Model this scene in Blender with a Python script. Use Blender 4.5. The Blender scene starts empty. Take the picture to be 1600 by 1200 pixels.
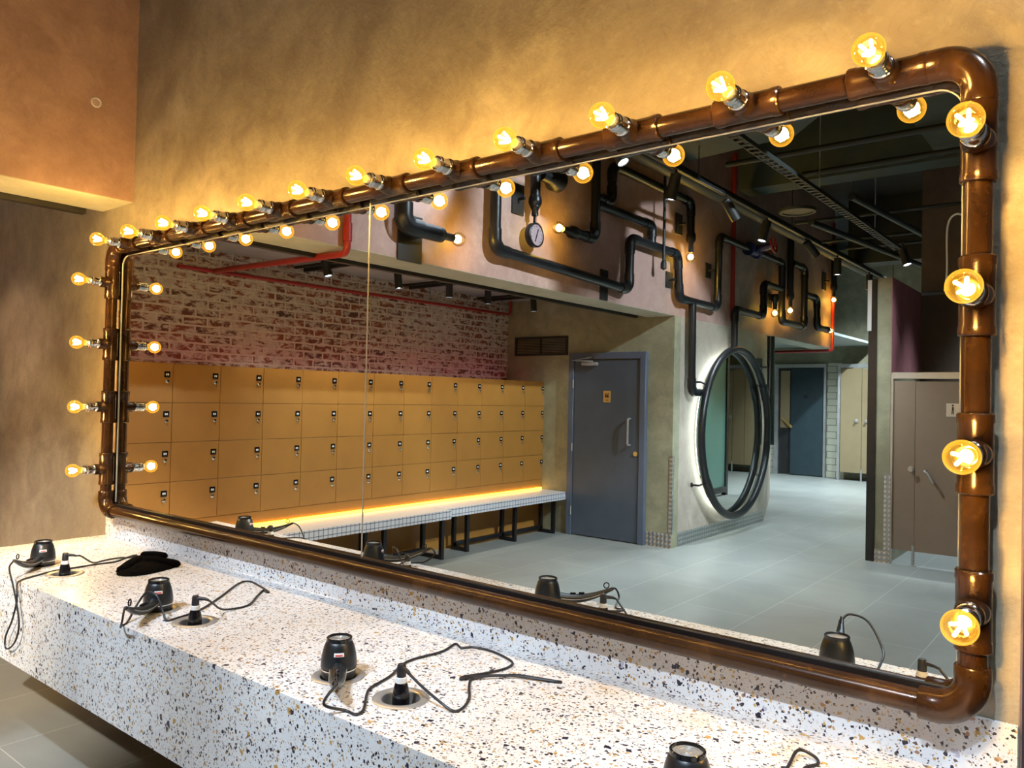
import bpy, bmesh, math, random
from mathutils import Vector, Matrix, noise
random.seed(7)
S = bpy.context.scene
COL = S.collection
PI = math.pi

# ------------------------------------------------------------------ camera
cam_data = bpy.data.cameras.new('camera')
cam = bpy.data.objects.new('camera', cam_data)
COL.objects.link(cam)
cam_data.sensor_fit = 'HORIZONTAL'
cam_data.sensor_width = 36.0
cam_data.lens = 36.0 * 1213.94 / 1600.0
cam_data.clip_start = 0.02
cam_data.clip_end = 100
_yaw, _pit, _rol = math.radians(38.567), math.radians(0.994), math.radians(1.255)
_f = Vector((-math.sin(_yaw) * math.cos(_pit), math.cos(_yaw) * math.cos(_pit), math.sin(_pit)))
_r0 = Vector((math.cos(_yaw), math.sin(_yaw), 0))
_u0 = _r0.cross(_f)
_r = math.cos(_rol) * _r0 + math.sin(_rol) * _u0
_u = -math.sin(_rol) * _r0 + math.cos(_rol) * _u0
cam.matrix_world = Matrix(((_r.x, _u.x, -_f.x, 0.2497), (_r.y, _u.y, -_f.y, -1.8804), (_r.z, _u.z, -_f.z, 1.6742), (0, 0, 0, 1)))
S.camera = cam

# ------------------------------------------------------------------ world, exposure, render settings
world = bpy.data.worlds.new('world')
S.world = world
world.use_nodes = True
world.node_tree.nodes['Background'].inputs['Color'].default_value = (0.55, 0.6, 0.65, 1)
world.node_tree.nodes['Background'].inputs['Strength'].default_value = 0.12
S.view_settings.view_transform = 'Standard'
S.view_settings.look = 'None'
S.view_settings.gamma = 1
S.view_settings.use_curve_mapping = False
S.view_settings.exposure = 0.45
S.cycles.caustics_reflective = False
S.cycles.caustics_refractive = False
S.cycles.sample_clamp_indirect = 4
S.cycles.max_bounces = 12
S.cycles.glossy_bounces = 8
S.cycles.transparent_max_bounces = 24
S.cycles.use_denoising = True

BULB_W, BULB_C = 8.0, (1.0, 0.65, 0.24)
COOL = (0.80, 0.91, 1.0)


def spot(name, loc, target, power, deg, color=COOL, radius=0.05, blend=0.7, parent=None):
    d = bpy.data.lights.new(name, 'SPOT')
    d.energy = power; d.color = color; d.spot_size = math.radians(deg); d.spot_blend = blend; d.shadow_soft_size = radius
    o = bpy.data.objects.new(name, d); COL.objects.link(o)
    loc = Vector(loc); v = (Vector(target) - loc).normalized()
    o.rotation_euler = v.to_track_quat('-Z', 'Y').to_euler()
    if parent is not None:
        o.parent = parent; loc = loc - parent.location
    o.location = loc
    return o


def area(name, loc, target, power, sx, sy, color):
    d = bpy.data.lights.new(name, 'AREA')
    d.energy = power; d.color = color; d.shape = 'RECTANGLE'; d.size = sx; d.size_y = sy
    o = bpy.data.objects.new(name, d); COL.objects.link(o)
    loc = Vector(loc); v = (Vector(target) - loc).normalized()
    o.rotation_euler = v.to_track_quat('-Z', 'Y').to_euler(); o.location = loc
    return o



# ------------------------------------------------------------------ materials
class NT:
    def __init__(s, name):
        s.m = bpy.data.materials.new(name); s.m.use_nodes = True
        s.t = s.m.node_tree; s.n = s.t.nodes; s.l = s.t.links
        s.b = s.n['Principled BSDF']; s.out = s.n['Material Output']
        s.tc = None

    def node(s, typ, **kw):
        n = s.n.new(typ)
        for k, v in kw.items():
            if k in n.inputs: n.inputs[k].default_value = v
            else: setattr(n, k, v)
        return n

    def link(s, a, b): s.l.new(a, b)

    def coord(s):
        if s.tc is None: s.tc = s.node('ShaderNodeTexCoord')
        return s.tc.outputs['Object']

    def mapped(s, scale=(1, 1, 1), rot=(0, 0, 0), loc=(0, 0, 0)):
        m = s.node('ShaderNodeMapping'); m.inputs['Scale'].default_value = scale
        m.inputs['Rotation'].default_value = rot; m.inputs['Location'].default_value = loc
        s.link(s.coord(), m.inputs['Vector']); return m.outputs['Vector']

    def noise(s, scale, detail=5, rough=0.55, vec=None, dist=0.0):
        n = s.node('ShaderNodeTexNoise'); n.inputs['Scale'].default_value = scale
        n.inputs['Detail'].default_value = detail; n.inputs['Roughness'].default_value = rough
        n.inputs['Distortion'].default_value = dist
        s.link(vec if vec is not None else s.coord(), n.inputs['Vector']); return n.outputs['Fac']

    def ramp(s, fac, stops):
        r = s.node('ShaderNodeValToRGB'); e = r.color_ramp.elements
        while len(e) < len(stops): e.new(0.5)
        for el, (p, c) in zip(e, stops):
            el.position = p; el.color = (c, c, c, 1) if not hasattr(c, '__len__') else (*c, 1)
        s.link(fac, r.inputs['Fac']); return r.outputs['Color']

    def mix(s, fac, a, b, blend='MIX'):
        m = s.node('ShaderNodeMix'); m.data_type = 'RGBA'; m.blend_type = blend
        for sock, v in ((m.inputs[0], fac), (m.inputs[6], a), (m.inputs[7], b)):
            if hasattr(v, 'links') or hasattr(v, 'is_linked'): s.link(v, sock)
            elif hasattr(v, '__len__'): sock.default_value = (*v, 1) if len(v) == 3 else v
            else: sock.default_value = v
        return m.outputs[2]

    def math(s, op, a, b=0.0):
        m = s.node('ShaderNodeMath'); m.operation = op
        for sock, v in ((m.inputs[0], a), (m.inputs[1], b)):
            if hasattr(v, 'is_linked'): s.link(v, sock)
            else: sock.default_value = v
        return m.outputs[0]

    def bump(s, h, strength=0.3, dist=0.01):
        b = s.node('ShaderNodeBump'); b.inputs['Strength'].default_value = strength; b.inputs['Distance'].default_value = dist
        s.link(h, b.inputs['Height']); s.link(b.outputs['Normal'], s.b.inputs['Normal'])

    def base(s, v):
        if hasattr(v, 'is_linked'): s.link(v, s.b.inputs['Base Color'])
        else: s.b.inputs['Base Color'].default_value = (*v, 1)

    def set(s, **kw):
        for k, v in kw.items(): s.b.inputs[k.replace('_', ' ')].default_value = v


def plain(name, col, rough=0.5, metal=0.0, bump=0.0, bscale=80, var=0.12, **kw):
    t = NT(name)
    f = t.noise(6, 4)
    lo = tuple(c * (1 - var) for c in col); hi = tuple(min(1, c * (1 + var)) for c in col)
    t.base(t.ramp(f, [(0.3, lo), (0.7, hi)]))
    t.set(Roughness=rough, Metallic=metal, **kw)
    if bump: t.bump(t.noise(bscale, 3), bump, 0.004)
    return t.m


def emis(name, col, strength):
    t = NT(name); t.base((0, 0, 0)); t.b.inputs['Emission Color'].default_value = (*col, 1); t.b.inputs['Emission Strength'].default_value = strength
    return t.m


def plaster(name, c1, c2, c3, rough=0.5, bump=0.35, scale=1.0):
    t = NT(name)
    big = t.noise(1.1 * scale, 6, 0.6, dist=0.6)
    mid = t.noise(5.5 * scale, 7, 0.62, dist=0.4)
    fine = t.noise(38 * scale, 5, 0.6)
    a = t.ramp(big, [(0.30, c1), (0.5, c2), (0.72, c3)])
    b = t.mix(t.ramp(mid, [(0.40, 0.0), (0.66, 0.75)]), a, c1)
    c = t.mix(t.ramp(fine, [(0.55, 0.0), (0.85, 0.35)]), b, c3)
    # fine hairline marks from the trowel
    st = t.noise(7 * scale, 8, 0.75, dist=2.2)
    marks = t.ramp(st, [(0.485, 0.0), (0.5, 0.28), (0.515, 0.0)])
    t.base(t.mix(marks, c, tuple(v * 0.55 for v in c1)))
    t.set(Roughness=rough)
    h = t.math('ADD', t.math('MULTIPLY', mid, 1.0), t.math('MULTIPLY', fine, 0.35))
    t.bump(h, bump, 0.012)
    return t.m


M = {}
M['plaster'] = plaster('polished plaster', (0.235, 0.195, 0.15), (0.38, 0.335, 0.25), (0.52, 0.47, 0.36), 0.36, 0.45)
M['plaster_pink'] = plaster('rose plaster', (0.33, 0.205, 0.18), (0.45, 0.29, 0.25), (0.54, 0.38, 0.32), 0.5, 0.4)
M['plaster_olive'] = plaster('olive grey plaster', (0.20, 0.19, 0.125), (0.30, 0.285, 0.19), (0.40, 0.38, 0.26), 0.55, 0.3)
M['plaster_pale'] = plaster('pale plaster', (0.40, 0.40, 0.31), (0.50, 0.50, 0.40), (0.58, 0.57, 0.46), 0.6, 0.2)
M['plaster_round'] = plaster('pinkish grey plaster', (0.33, 0.27, 0.225), (0.42, 0.36, 0.30), (0.50, 0.44, 0.37), 0.55, 0.25)
M['plaster_wine'] = plaster('wine plaster', (0.30, 0.115, 0.13), (0.38, 0.155, 0.175), (0.45, 0.20, 0.21), 0.55, 0.3)
M['plaster_brown'] = plaster('brown plaster', (0.055, 0.038, 0.028), (0.085, 0.06, 0.045), (0.12, 0.085, 0.06), 0.6, 0.3)
M['return'] = plaster('purple brown render', (0.13, 0.09, 0.10), (0.18, 0.125, 0.14), (0.24, 0.17, 0.18), 0.6, 0.3)
M['dark'] = plain('dark painted slab', (0.0010, 0.0012, 0.0012), 0.8)
M['service'] = plain('dark grey service metal', (0.011, 0.015, 0.014), 0.6)
M['beamgrey'] = plain('grey green board', (0.05, 0.066, 0.057), 0.8)
M['ceilpanel'] = plain('pale ceiling board', (0.36, 0.40, 0.38), 0.8)
M['black'] = plain('black powder coat', (0.008, 0.008, 0.01), 0.32, 0.0, var=0.3)
M['blackmat'] = plain('black matt', (0.010, 0.010, 0.011), 0.55, var=0.3)
M['red'] = plain('red gloss paint', (0.30, 0.018, 0.012), 0.35)
M['chrome'] = plain('chrome', (0.82, 0.80, 0.78), 0.12, 1.0, var=0.03)
M['steel'] = plain('brushed steel', (0.46, 0.46, 0.46), 0.34, 0.6, bump=0.05, bscale=200)
M['alu'] = plain('satin aluminium', (0.62, 0.63, 0.64), 0.42, 0.85)
M['copper'] = None
M['dryer'] = plain('dark graphite plastic', (0.007, 0.009, 0.012), 0.36, var=0.2)
M['gloss'] = plain('gloss black plastic', (0.006, 0.006, 0.008), 0.12, var=0.2)
M['rubber'] = plain('cord rubber', (0.010, 0.010, 0.014), 0.45, var=0.2)
M['cloth'] = plain('black knit', (0.0018, 0.0018, 0.0022), 0.95, bump=0.6, bscale=260, var=0.4)
M['cloth'].node_tree.nodes['Principled BSDF'].inputs['Specular IOR Level'].default_value = 0.03
M['white'] = plain('white plastic', (0.75, 0.76, 0.78), 0.4, var=0.05)
M['stickerred'] = plain('red print', (0.55, 0.05, 0.05), 0.4)
M['stickerblue'] = plain('blue print', (0.05, 0.07, 0.30), 0.4)
M['locker'] = plain('ochre laminate', (0.33, 0.155, 0.030), 0.42, var=0.05)
M['lockerbody'] = plain('ochre laminate carcass', (0.30, 0.17, 0.055), 0.5, var=0.05)
M['door'] = plain('slate blue door paint', (0.060, 0.078, 0.105), 0.42, var=0.08)
M['doorframe'] = plain('slate blue frame paint', (0.085, 0.105, 0.15), 0.4, var=0.06)
M['fardoor'] = plain('teal grey laminate', (0.024, 0.042, 0.050), 0.4, var=0.1)
M['cubicle'] = plain('taupe laminate', (0.235, 0.175, 0.13), 0.4, var=0.04)
M['beige'] = plain('beige laminate', (0.26, 0.20, 0.11), 0.45, var=0.04)
M['gold'] = plain('brass plate', (0.65, 0.45, 0.16), 0.3, 0.6)
M['gauge'] = plain('gauge dial card', (0.55, 0.42, 0.46), 0.5, var=0.2)
M['blue'] = plain('blue valve paint', (0.012, 0.02, 0.13), 0.35)
M['ledyellow'] = emis('amber led strip', (1.0, 0.50, 0.03), 8.0)
M['ledpink'] = emis('pink led strip', (1.0, 0.16, 0.40), 5.0)
M['ledwhite'] = emis('white led strip', (0.90, 1.0, 0.93), 14.0)
M['lens'] = emis('spot lens', (0.88, 0.92, 1.0), 16.0)
M['filament'] = emis('led filament', (1.0, 0.70, 0.26), 60.0)


def copper():
    t = NT('bronzed copper pipe paint')
    f = t.noise(4, 6, 0.65, dist=0.8); g = t.noise(30, 4, 0.6)
    a = t.ramp(f, [(0.3, (0.020, 0.0085, 0.004)), (0.55, (0.040, 0.017, 0.006)), (0.75, (0.080, 0.036, 0.012))])
    t.base(t.mix(t.ramp(g, [(0.6, 0.0), (0.8, 0.35)]), a, (0.16, 0.08, 0.032)))
    t.set(Roughness=0.22, Metallic=0.35)
    t.bump(t.noise(14, 3), 0.05, 0.004)
    return t.m


M['copper'] = copper()


def mirror_mat():
    t = NT('silvered mirror'); t.base((0.86, 0.90, 0.875)); t.set(Metallic=1.0, Roughness=0.0)
    return t.m


M['mirror'] = mirror_mat()


def terrazzo():
    t = NT('white terrazzo')
    col = None
    base = t.ramp(t.noise(7, 4), [(0.3, (0.70, 0.71, 0.74)), (0.7, (0.80, 0.805, 0.82))])
    col = base
    wob = t.node('ShaderNodeVectorMath'); wob.operation = 'ADD'
    nz = t.node('ShaderNodeTexNoise'); nz.inputs['Scale'].default_value = 60; nz.inputs['Detail'].default_value = 2
    t.link(t.coord(), nz.inputs['Vector'])
    sc = t.node('ShaderNodeVectorMath'); sc.operation = 'SCALE'; sc.inputs['Scale'].default_value = 0.012
    t.link(nz.outputs['Color'], sc.inputs[0]); t.link(t.coord(), wob.inputs[0]); t.link(sc.outputs[0], wob.inputs[1])
    for k, (scale, dens, r0, palette) in enumerate((
            (215, 0.40, 0.31, [(0.0, (0.58, 0.58, 0.62)), (0.4, (0.66, 0.50, 0.32)), (0.72, (0.22, 0.20, 0.24)), (0.85, (0.55, 0.38, 0.22))]),
            (90, 0.27, 0.34, [(0.0, (0.008, 0.009, 0.025)), (0.30, (0.46, 0.27, 0.09)), (0.52, (0.012, 0.011, 0.020)), (0.72, (0.33, 0.17, 0.09)), (0.84, (0.46, 0.46, 0.52))]),
            (60, 0.09, 0.33, [(0.0, (0.008, 0.009, 0.03)), (0.45, (0.50, 0.29, 0.08)), (0.8, (0.45, 0.44, 0.52))]),
            (140, 0.30, 0.34, [(0.0, (0.015, 0.013, 0.03)), (0.45, (0.50, 0.32, 0.12)), (0.7, (0.10, 0.06, 0.05))]))):
        v = t.node('ShaderNodeTexVoronoi'); v.inputs['Scale'].default_value = scale; v.inputs['Randomness'].default_value = 1.0
        v.distance = 'CHEBYCHEV' if k != 1 else 'EUCLIDEAN'
        m = t.node('ShaderNodeMapping'); m.inputs['Scale'].default_value = (1.0, 1.15, 0.9); m.inputs['Location'].default_value = (k * 3.7, k * 1.3, k * 2.1)
        m.inputs['Rotation'].default_value = (0.5 * k, 0.3, 0.7 * k)
        t.link(wob.outputs[0], m.inputs['Vector']); t.link(m.outputs['Vector'], v.inputs['Vector'])
        sep = t.node('ShaderNodeSeparateColor'); t.link(v.outputs['Color'], sep.inputs['Color'])
        keep = t.math('LESS_THAN', sep.outputs[0], dens)
        rad = t.math('MULTIPLY', t.math('ADD', sep.outputs[1], 0.45), r0)
        inside = t.math('LESS_THAN', v.outputs['Distance'], rad)
        msk = t.math('MULTIPLY', keep, inside)
        r = t.node('ShaderNodeValToRGB'); r.color_ramp.interpolation = 'CONSTANT'; e = r.color_ramp.elements
        while len(e) < len(palette): e.new(0.5)
        for el, (p, c) in zip(e, palette): el.position = p; el.color = (*c, 1)
        t.link(sep.outputs[2], r.inputs['Fac'])
        col = t.mix(msk, col, r.outputs['Color'])
    t.base(col); t.set(Roughness=0.32)
    return t.m


M['terrazzo'] = terrazzo()


def brick():
    t = NT('whitewashed brick')
    # wall lies in the y/z plane: texture x runs along y, texture y runs along z
    sepx = t.node('ShaderNodeSeparateXYZ'); t.link(t.coord(), sepx.inputs[0])
    cmb = t.node('ShaderNodeCombineXYZ'); t.link(sepx.outputs['Y'], cmb.inputs['X']); t.link(sepx.outputs['Z'], cmb.inputs['Y'])
    wn = t.node('ShaderNodeTexNoise'); wn.inputs['Scale'].default_value = 9; t.link(t.coord(), wn.inputs['Vector'])
    ws = t.node('ShaderNodeVectorMath'); ws.operation = 'SCALE'; ws.inputs['Scale'].default_value = 0.022; t.link(wn.outputs['Color'], ws.inputs[0])
    va = t.node('ShaderNodeVectorMath'); va.operation = 'ADD'; t.link(cmb.outputs[0], va.inputs[0]); t.link(ws.outputs[0], va.inputs[1])
    b = t.node('ShaderNodeTexBrick'); b.inputs['Scale'].default_value = 1.0; b.inputs['Brick Width'].default_value = 0.235
    b.inputs['Row Height'].default_value = 0.078; b.inputs['Mortar Size'].default_value = 0.011; b.inputs['Mortar Smooth'].default_value = 0.3
    b.inputs['Color1'].default_value = (0.20, 0.065, 0.04, 1); b.inputs['Color2'].default_value = (0.035, 0.026, 0.026, 1); b.inputs['Mortar'].default_value = (0.55, 0.50, 0.42, 1)
    b.inputs['Bias'].default_value = -0.25
    t.link(va.outputs[0], b.inputs['Vector'])
    # streaky lime wash smeared along the courses
    mp = t.node('ShaderNodeMapping'); mp.inputs['Scale'].default_value = (1, 6.0, 13.0); t.link(t.coord(), mp.inputs['Vector'])
    wash = t.noise(1.6, 8, 0.72, vec=mp.outputs['Vector'], dist=0.5)
    patch = t.noise(1.4, 4, 0.6)
    w = t.math('ADD', wash, t.math('MULTIPLY', t.math('SUBTRACT', patch, 0.5), 0.35))
    fac = t.ramp(w, [(0.44, 0.0), (0.53, 0.92)])
    lime = t.ramp(t.noise(18, 5), [(0.3, (0.40, 0.37, 0.31)), (0.7, (0.62, 0.58, 0.50))])
    t.base(t.mix(fac, b.outputs['Color'], lime)); t.set(Roughness=0.85)
    h = t.math('ADD', t.math('MULTIPLY', t.math('SUBTRACT', 1.0, b.outputs['Fac']), 0.8), t.math('MULTIPLY', wash, 0.5))
    t.bump(h, 0.6, 0.012)
    return t.m


M['brick'] = brick()


def floor_tile():
    t = NT('grey porcelain floor tile')
    b = t.node('ShaderNodeTexBrick'); b.inputs['Scale'].default_value = 1.0; b.offset = 0.5; b.inputs['Brick Width'].default_value = 1.2
    b.inputs['Row Height'].default_value = 0.6; b.inputs['Mortar Size'].default_value = 0.003; b.inputs['Mortar Smooth'].default_value = 0.2
    b.inputs['Color1'].default_value = (0.25, 0.262, 0.25, 1); b.inputs['Color2'].default_value = (0.235, 0.248, 0.238, 1); b.inputs['Mortar'].default_value = (0.42, 0.43, 0.41, 1)
    t.link(t.mapped(rot=(0, 0, PI / 2), loc=(0.1, 0.25, 0)), b.inputs['Vector'])
    cl = t.ramp(t.noise(1.3, 7, 0.6, dist=0.8), [(0.3, (0.85, 0.86, 0.86)), (0.7, (1.08, 1.07, 1.05))])
    t.base(t.mix(1.0, b.outputs['Color'], cl, 'MULTIPLY')); t.set(Roughness=0.38)
    t.bump(t.noise(90, 3), 0.05, 0.002)
    return t.m


M['floor'] = floor_tile()


def small_tile(name, bw, rh, col, grout, ax):
    t = NT(name)
    sepx = t.node('ShaderNodeSeparateXYZ'); t.link(t.coord(), sepx.inputs[0])
    cmb = t.node('ShaderNodeCombineXYZ'); t.link(sepx.outputs[ax[0]], cmb.inputs['X']); t.link(sepx.outputs[ax[1]], cmb.inputs['Y'])
    b = t.node('ShaderNodeTexBrick'); b.offset = 0.0 if bw == rh else 0.5; b.inputs['Scale'].default_value = 1.0; b.inputs['Brick Width'].default_value = bw
    b.inputs['Row Height'].default_value = rh; b.inputs['Mortar Size'].default_value = 0.0035 if bw == rh else 0.008; b.inputs['Mortar Smooth'].default_value = 0.1
    b.inputs['Color1'].default_value = (*col, 1); b.inputs['Color2'].default_value = (*[c * 0.95 for c in col], 1); b.inputs['Mortar'].default_value = (*grout, 1)
    t.link(cmb.outputs[0], b.inputs['Vector']); t.base(b.outputs['Color']); t.set(Roughness=0.3)
    return t.m


M['benchtop'] = small_tile('white mosaic bench top', 0.05, 0.05, (0.68, 0.69, 0.72), (0.50, 0.50, 0.52), 'XY')
M['benchedge'] = small_tile('white mosaic bench edge', 0.05, 0.05, (0.68, 0.68, 0.72), (0.12, 0.12, 0.15), 'YZ')
M['walltile'] = small_tile('cream wall tile', 0.4, 0.15, (0.60, 0.60, 0.48), (0.22, 0.22, 0.18), 'XZ')


def checker(name, ax):
    t = NT(name)
    sepx = t.node('ShaderNodeSeparateXYZ'); t.link(t.coord(), sepx.inputs[0])
    a = t.math('SINE', t.math('MULTIPLY', t.math('ADD', sepx.outputs[ax], sepx.outputs['Z']), 62.0))
    b = t.math('SINE', t.math('MULTIPLY', t.math('SUBTRACT', sepx.outputs[ax], sepx.outputs['Z']), 62.0))
    h = t.math('MULTIPLY', a, b)
    t.base(t.ramp(h, [(0.2, (0.42, 0.43, 0.44)), (0.6, (0.72, 0.72, 0.72))])); t.set(Roughness=0.35, Metallic=0.9)
    t.bump(h, 0.8, 0.006)
    return t.m


M['plate_x'] = checker('tread plate facing front', 'X')
M['plate_y'] = checker('tread plate facing side', 'Y')


def glass_mat(name, tint, gloss, glow=None, rough=0.03):
    t = NT(name); t.n.remove(t.b)
    tr = t.node('ShaderNodeBsdfTransparent'); tr.inputs['Color'].default_value = (*tint, 1)
    gl = t.node('ShaderNodeBsdfGlossy'); gl.inputs['Roughness'].default_value = rough
    lw = t.node('ShaderNodeLayerWeight'); lw.inputs['Blend'].default_value = 0.25
    fac = t.math('ADD', t.math('MULTIPLY', lw.outputs['Fresnel'], gloss), 0.02)
    mx = t.node('ShaderNodeMixShader'); t.link(fac, mx.inputs[0]); t.link(tr.outputs[0], mx.inputs[1]); t.link(gl.outputs[0], mx.inputs[2])
    last = mx.outputs[0]
    if glow:
        em = t.node('ShaderNodeEmission'); em.inputs['Color'].default_value = (*glow[0], 1)
        t.link(t.math('ADD', t.math('MULTIPLY', lw.outputs['Facing'], glow[2]), glow[1]), em.inputs['Strength'])
        ad = t.node('ShaderNodeAddShader'); t.link(last, ad.inputs[0]); t.link(em.outputs[0], ad.inputs[1]); last = ad.outputs[0]
    t.link(last, t.out.inputs['Surface'])
    return t.m


M['bulbglass'] = glass_mat('glowing amber bulb glass', (1.0, 0.86, 0.55), 0.5, ((1.0, 0.46, 0.03), 0.14, 0.45))
M['clearbulb'] = glass_mat('clear bulb glass', (1.0, 0.93, 0.8), 0.6)


def frosted():
    t = NT('frosted teal glass'); t.base((0.20, 0.42, 0.36)); t.set(Roughness=0.35)
    t.b.inputs['Transmission Weight'].default_value = 0.35
    return t.m


M['frosted'] = frosted()

# ------------------------------------------------------------------ mesh helpers


class MB:
    """collects shapes in world coordinates and links them as one mesh object"""

    def __init__(s): s.bm = bmesh.new()

    def box(s, x0, x1, y0, y1, z0, z1, bev=0.0, seg=2):
        x0, x1 = min(x0, x1), max(x0, x1); y0, y1 = min(y0, y1), max(y0, y1); z0, z1 = min(z0, z1), max(z0, z1)
        r = bmesh.ops.create_cube(s.bm, size=1.0)
        bmesh.ops.scale(s.bm, vec=(x1 - x0, y1 - y0, z1 - z0), verts=r['verts'])
        bmesh.ops.translate(s.bm, vec=((x0 + x1) / 2, (y0 + y1) / 2, (z0 + z1) / 2), verts=r['verts'])
        if bev:
            es = list({e for v in r['verts'] for e in v.link_edges})
            bmesh.ops.bevel(s.bm, geom=es, offset=bev, segments=seg, affect='EDGES', profile=0.5)
        return s

    def sweep(s, pts, rad, seg=14, caps=True, flat=1.0, up=None):
        """tube along points; rad may be a number or a list; flat squashes the section along its second axis"""
        pts = [Vector(p) for p in pts]; n = len(pts)
        rad = rad if hasattr(rad, '__len__') else [rad] * n
        T = []
        for i in range(n):
            a = pts[max(i - 1, 0)]; b = pts[min(i + 1, n - 1)]
            T.append((b - a).normalized())
        nrm = Vector(up) if up is not None else (Vector((0, 0, 1)) if abs(T[0].z) < 0.9 else Vector((1, 0, 0)))
        nrm = (nrm - T[0] * nrm.dot(T[0])).normalized()
        rings = []
        for i in range(n):
            nrm = (nrm - T[i] * nrm.dot(T[i]))
            nrm = nrm.normalized() if nrm.length > 1e-6 else T[i].orthogonal().normalized()
            bn = T[i].cross(nrm)
            rings.append([s.bm.verts.new(pts[i] + bn * (math.cos(2 * PI * k / seg) * rad[i]) + nrm * (math.sin(2 * PI * k / seg) * rad[i] * flat)) for k in range(seg)])
        for a, b in zip(rings, rings[1:]):
            for k in range(seg):
                s.bm.faces.new((a[k], a[(k + 1) % seg], b[(k + 1) % seg], b[k]))
        if caps:
            s.bm.faces.new(rings[0][::-1]); s.bm.faces.new(rings[-1])
        return s

    def lathe(s, profile, origin=(0, 0, 0), axis=(0, 0, 1), seg=32):
        """profile of (radius, height along axis) from origin"""
        ax = Vector(axis).normalized(); q = Vector((0, 0, 1)).rotation_difference(ax); o = Vector(origin)
        rings = []
        for r, h in profile:
            if r < 1e-6: rings.append([s.bm.verts.new(o + q @ Vector((0, 0, h)))])
            else: rings.append([s.bm.verts.new(o + q @ Vector((r * math.cos(2 * PI * k / seg), r * math.sin(2 * PI * k / seg), h))) for k in range(seg)])
        for a, b in zip(rings, rings[1:]):
            if len(a) == 1 and len(b) == 1: continue
            for k in range(seg):
                k2 = (k + 1) % seg
                if len(a) == 1: s.bm.faces.new((a[0], b[k2], b[k]))
                elif len(b) == 1: s.bm.faces.new((a[k], a[k2], b[0]))
                else: s.bm.faces.new((a[k], a[k2], b[k2], b[k]))
        return s

    def torus(s, c, R, r, axis=(0, 0, 1), seg=48, sec=10):
        ax = Vector(axis).normalized(); q = Vector((0, 0, 1)).rotation_difference(ax); c = Vector(c)
        rings = []
        for i in range(seg):
            a = 2 * PI * i / seg
            rings.append([s.bm.verts.new(c + q @ Vector(((R + r * math.cos(2 * PI * k / sec)) * math.cos(a), (R + r * math.cos(2 * PI * k / sec)) * math.sin(a), r * math.sin(2 * PI * k / sec)))) for k in range(sec)])
        for i in range(seg):
            a, b = rings[i], rings[(i + 1) % seg]
            for k in range(sec):
                s.bm.faces.new((a[k], b[k], b[(k + 1) % sec], a[(k + 1) % sec]))
        return s

    def prism(s, outline, z0, z1):
        """outline of (x, y) extruded from z0 to z1"""
        lo = [s.bm.verts.new((x, y, z0)) for x, y in outline]; hi = [s.bm.verts.new((x, y, z1)) for x, y in outline]
        s.bm.faces.new(lo[::-1]); s.bm.faces.new(hi)
        for k in range(len(lo)):
            k2 = (k + 1) % len(lo); s.bm.faces.new((lo[k], lo[k2], hi[k2], hi[k]))
        return s

    def build(s, name, mat, parent=None, origin=None, smooth=True):
        bmesh.ops.recalc_face_normals(s.bm, faces=s.bm.faces)
        me = bpy.data.meshes.new(name)
        org = Vector(origin) if origin is not None else Vector((0, 0, 0))
        base = org.copy()
        if parent is not None:
            p = parent
            while p is not None: base += p.location; p = p.parent
        if base.length > 0: bmesh.ops.translate(s.bm, vec=-base, verts=s.bm.verts)
        s.bm.to_mesh(me); s.bm.free()
        if smooth:
            me.shade_smooth()
            me.set_sharp_from_angle(angle=math.radians(38))
        o = bpy.data.objects.new(name, me); COL.objects.link(o)
        o.location = org
        me.materials.append(M[mat] if isinstance(mat, str) else mat)
        if parent is not None: o.parent = parent
        return o


def tag(o, label, cat, group=None):
    o['label'] = label; o['category'] = cat
    if group: o['group'] = group
    return o


def thing(name, label, cat, loc=(0, 0, 0), group=None):
    o = bpy.data.objects.new(name, None); COL.objects.link(o); o.location = loc; o.empty_display_size = 0.05
    return tag(o, label, cat, group)


def struct(name, mb, mat, smooth=False):
    o = mb.build(name, mat, smooth=smooth); o['kind'] = 'structure'; return o


def dup(root, loc, label, name=None):
    """a copy of a thing with copies of its parts and sub-parts"""
    r = root.copy(); COL.objects.link(r); r.location = loc; r['label'] = label
    def rec(src, dst):
        for ch in list(src.children):
            c = ch.copy(); COL.objects.link(c); c.parent = dst; rec(ch, c)
    rec(root, r)
    return r


def fillet(pts, R, n=7):
    pts = [Vector(p) for p in pts]; out = [pts[0]]
    for i in range(1, len(pts) - 1):
        p, a, b = pts[i], (pts[i - 1] - pts[i]), (pts[i + 1] - pts[i])
        ang = a.angle(b)
        if ang > PI - 0.02: out.append(p); continue
        d = min(R / math.tan(ang / 2), a.length * 0.49, b.length * 0.49)
        r = d * math.tan(ang / 2); a.normalize(); b.normalize()
        c = p + (a + b).normalized() * (r / math.sin(ang / 2)); s0, s1 = p + a * d - c, p + b * d - c
        for k in range(n + 1):
            t = k / n; v = s0.normalized().slerp(s1.normalized(), t) * s0.length if s0.length > 1e-9 else s0
            out.append(c + v)
    out.append(pts[-1]); return out


def smooth_path(pts, sub=6):
    P = [Vector(p) for p in pts]; P = [2 * P[0] - P[1]] + P + [2 * P[-1] - P[-2]]; out = []
    for i in range(1, len(P) - 2):
        p0, p1, p2, p3 = P[i - 1:i + 3]
        for k in range(sub):
            t = k / sub
            out.append(0.5 * ((2 * p1) + (p2 - p0) * t + (2 * p0 - 5 * p1 + 4 * p2 - p3) * t * t + (3 * p1 - p0 - 3 * p2 + p3) * t ** 3))
    out.append(P[-2]); return out


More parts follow.
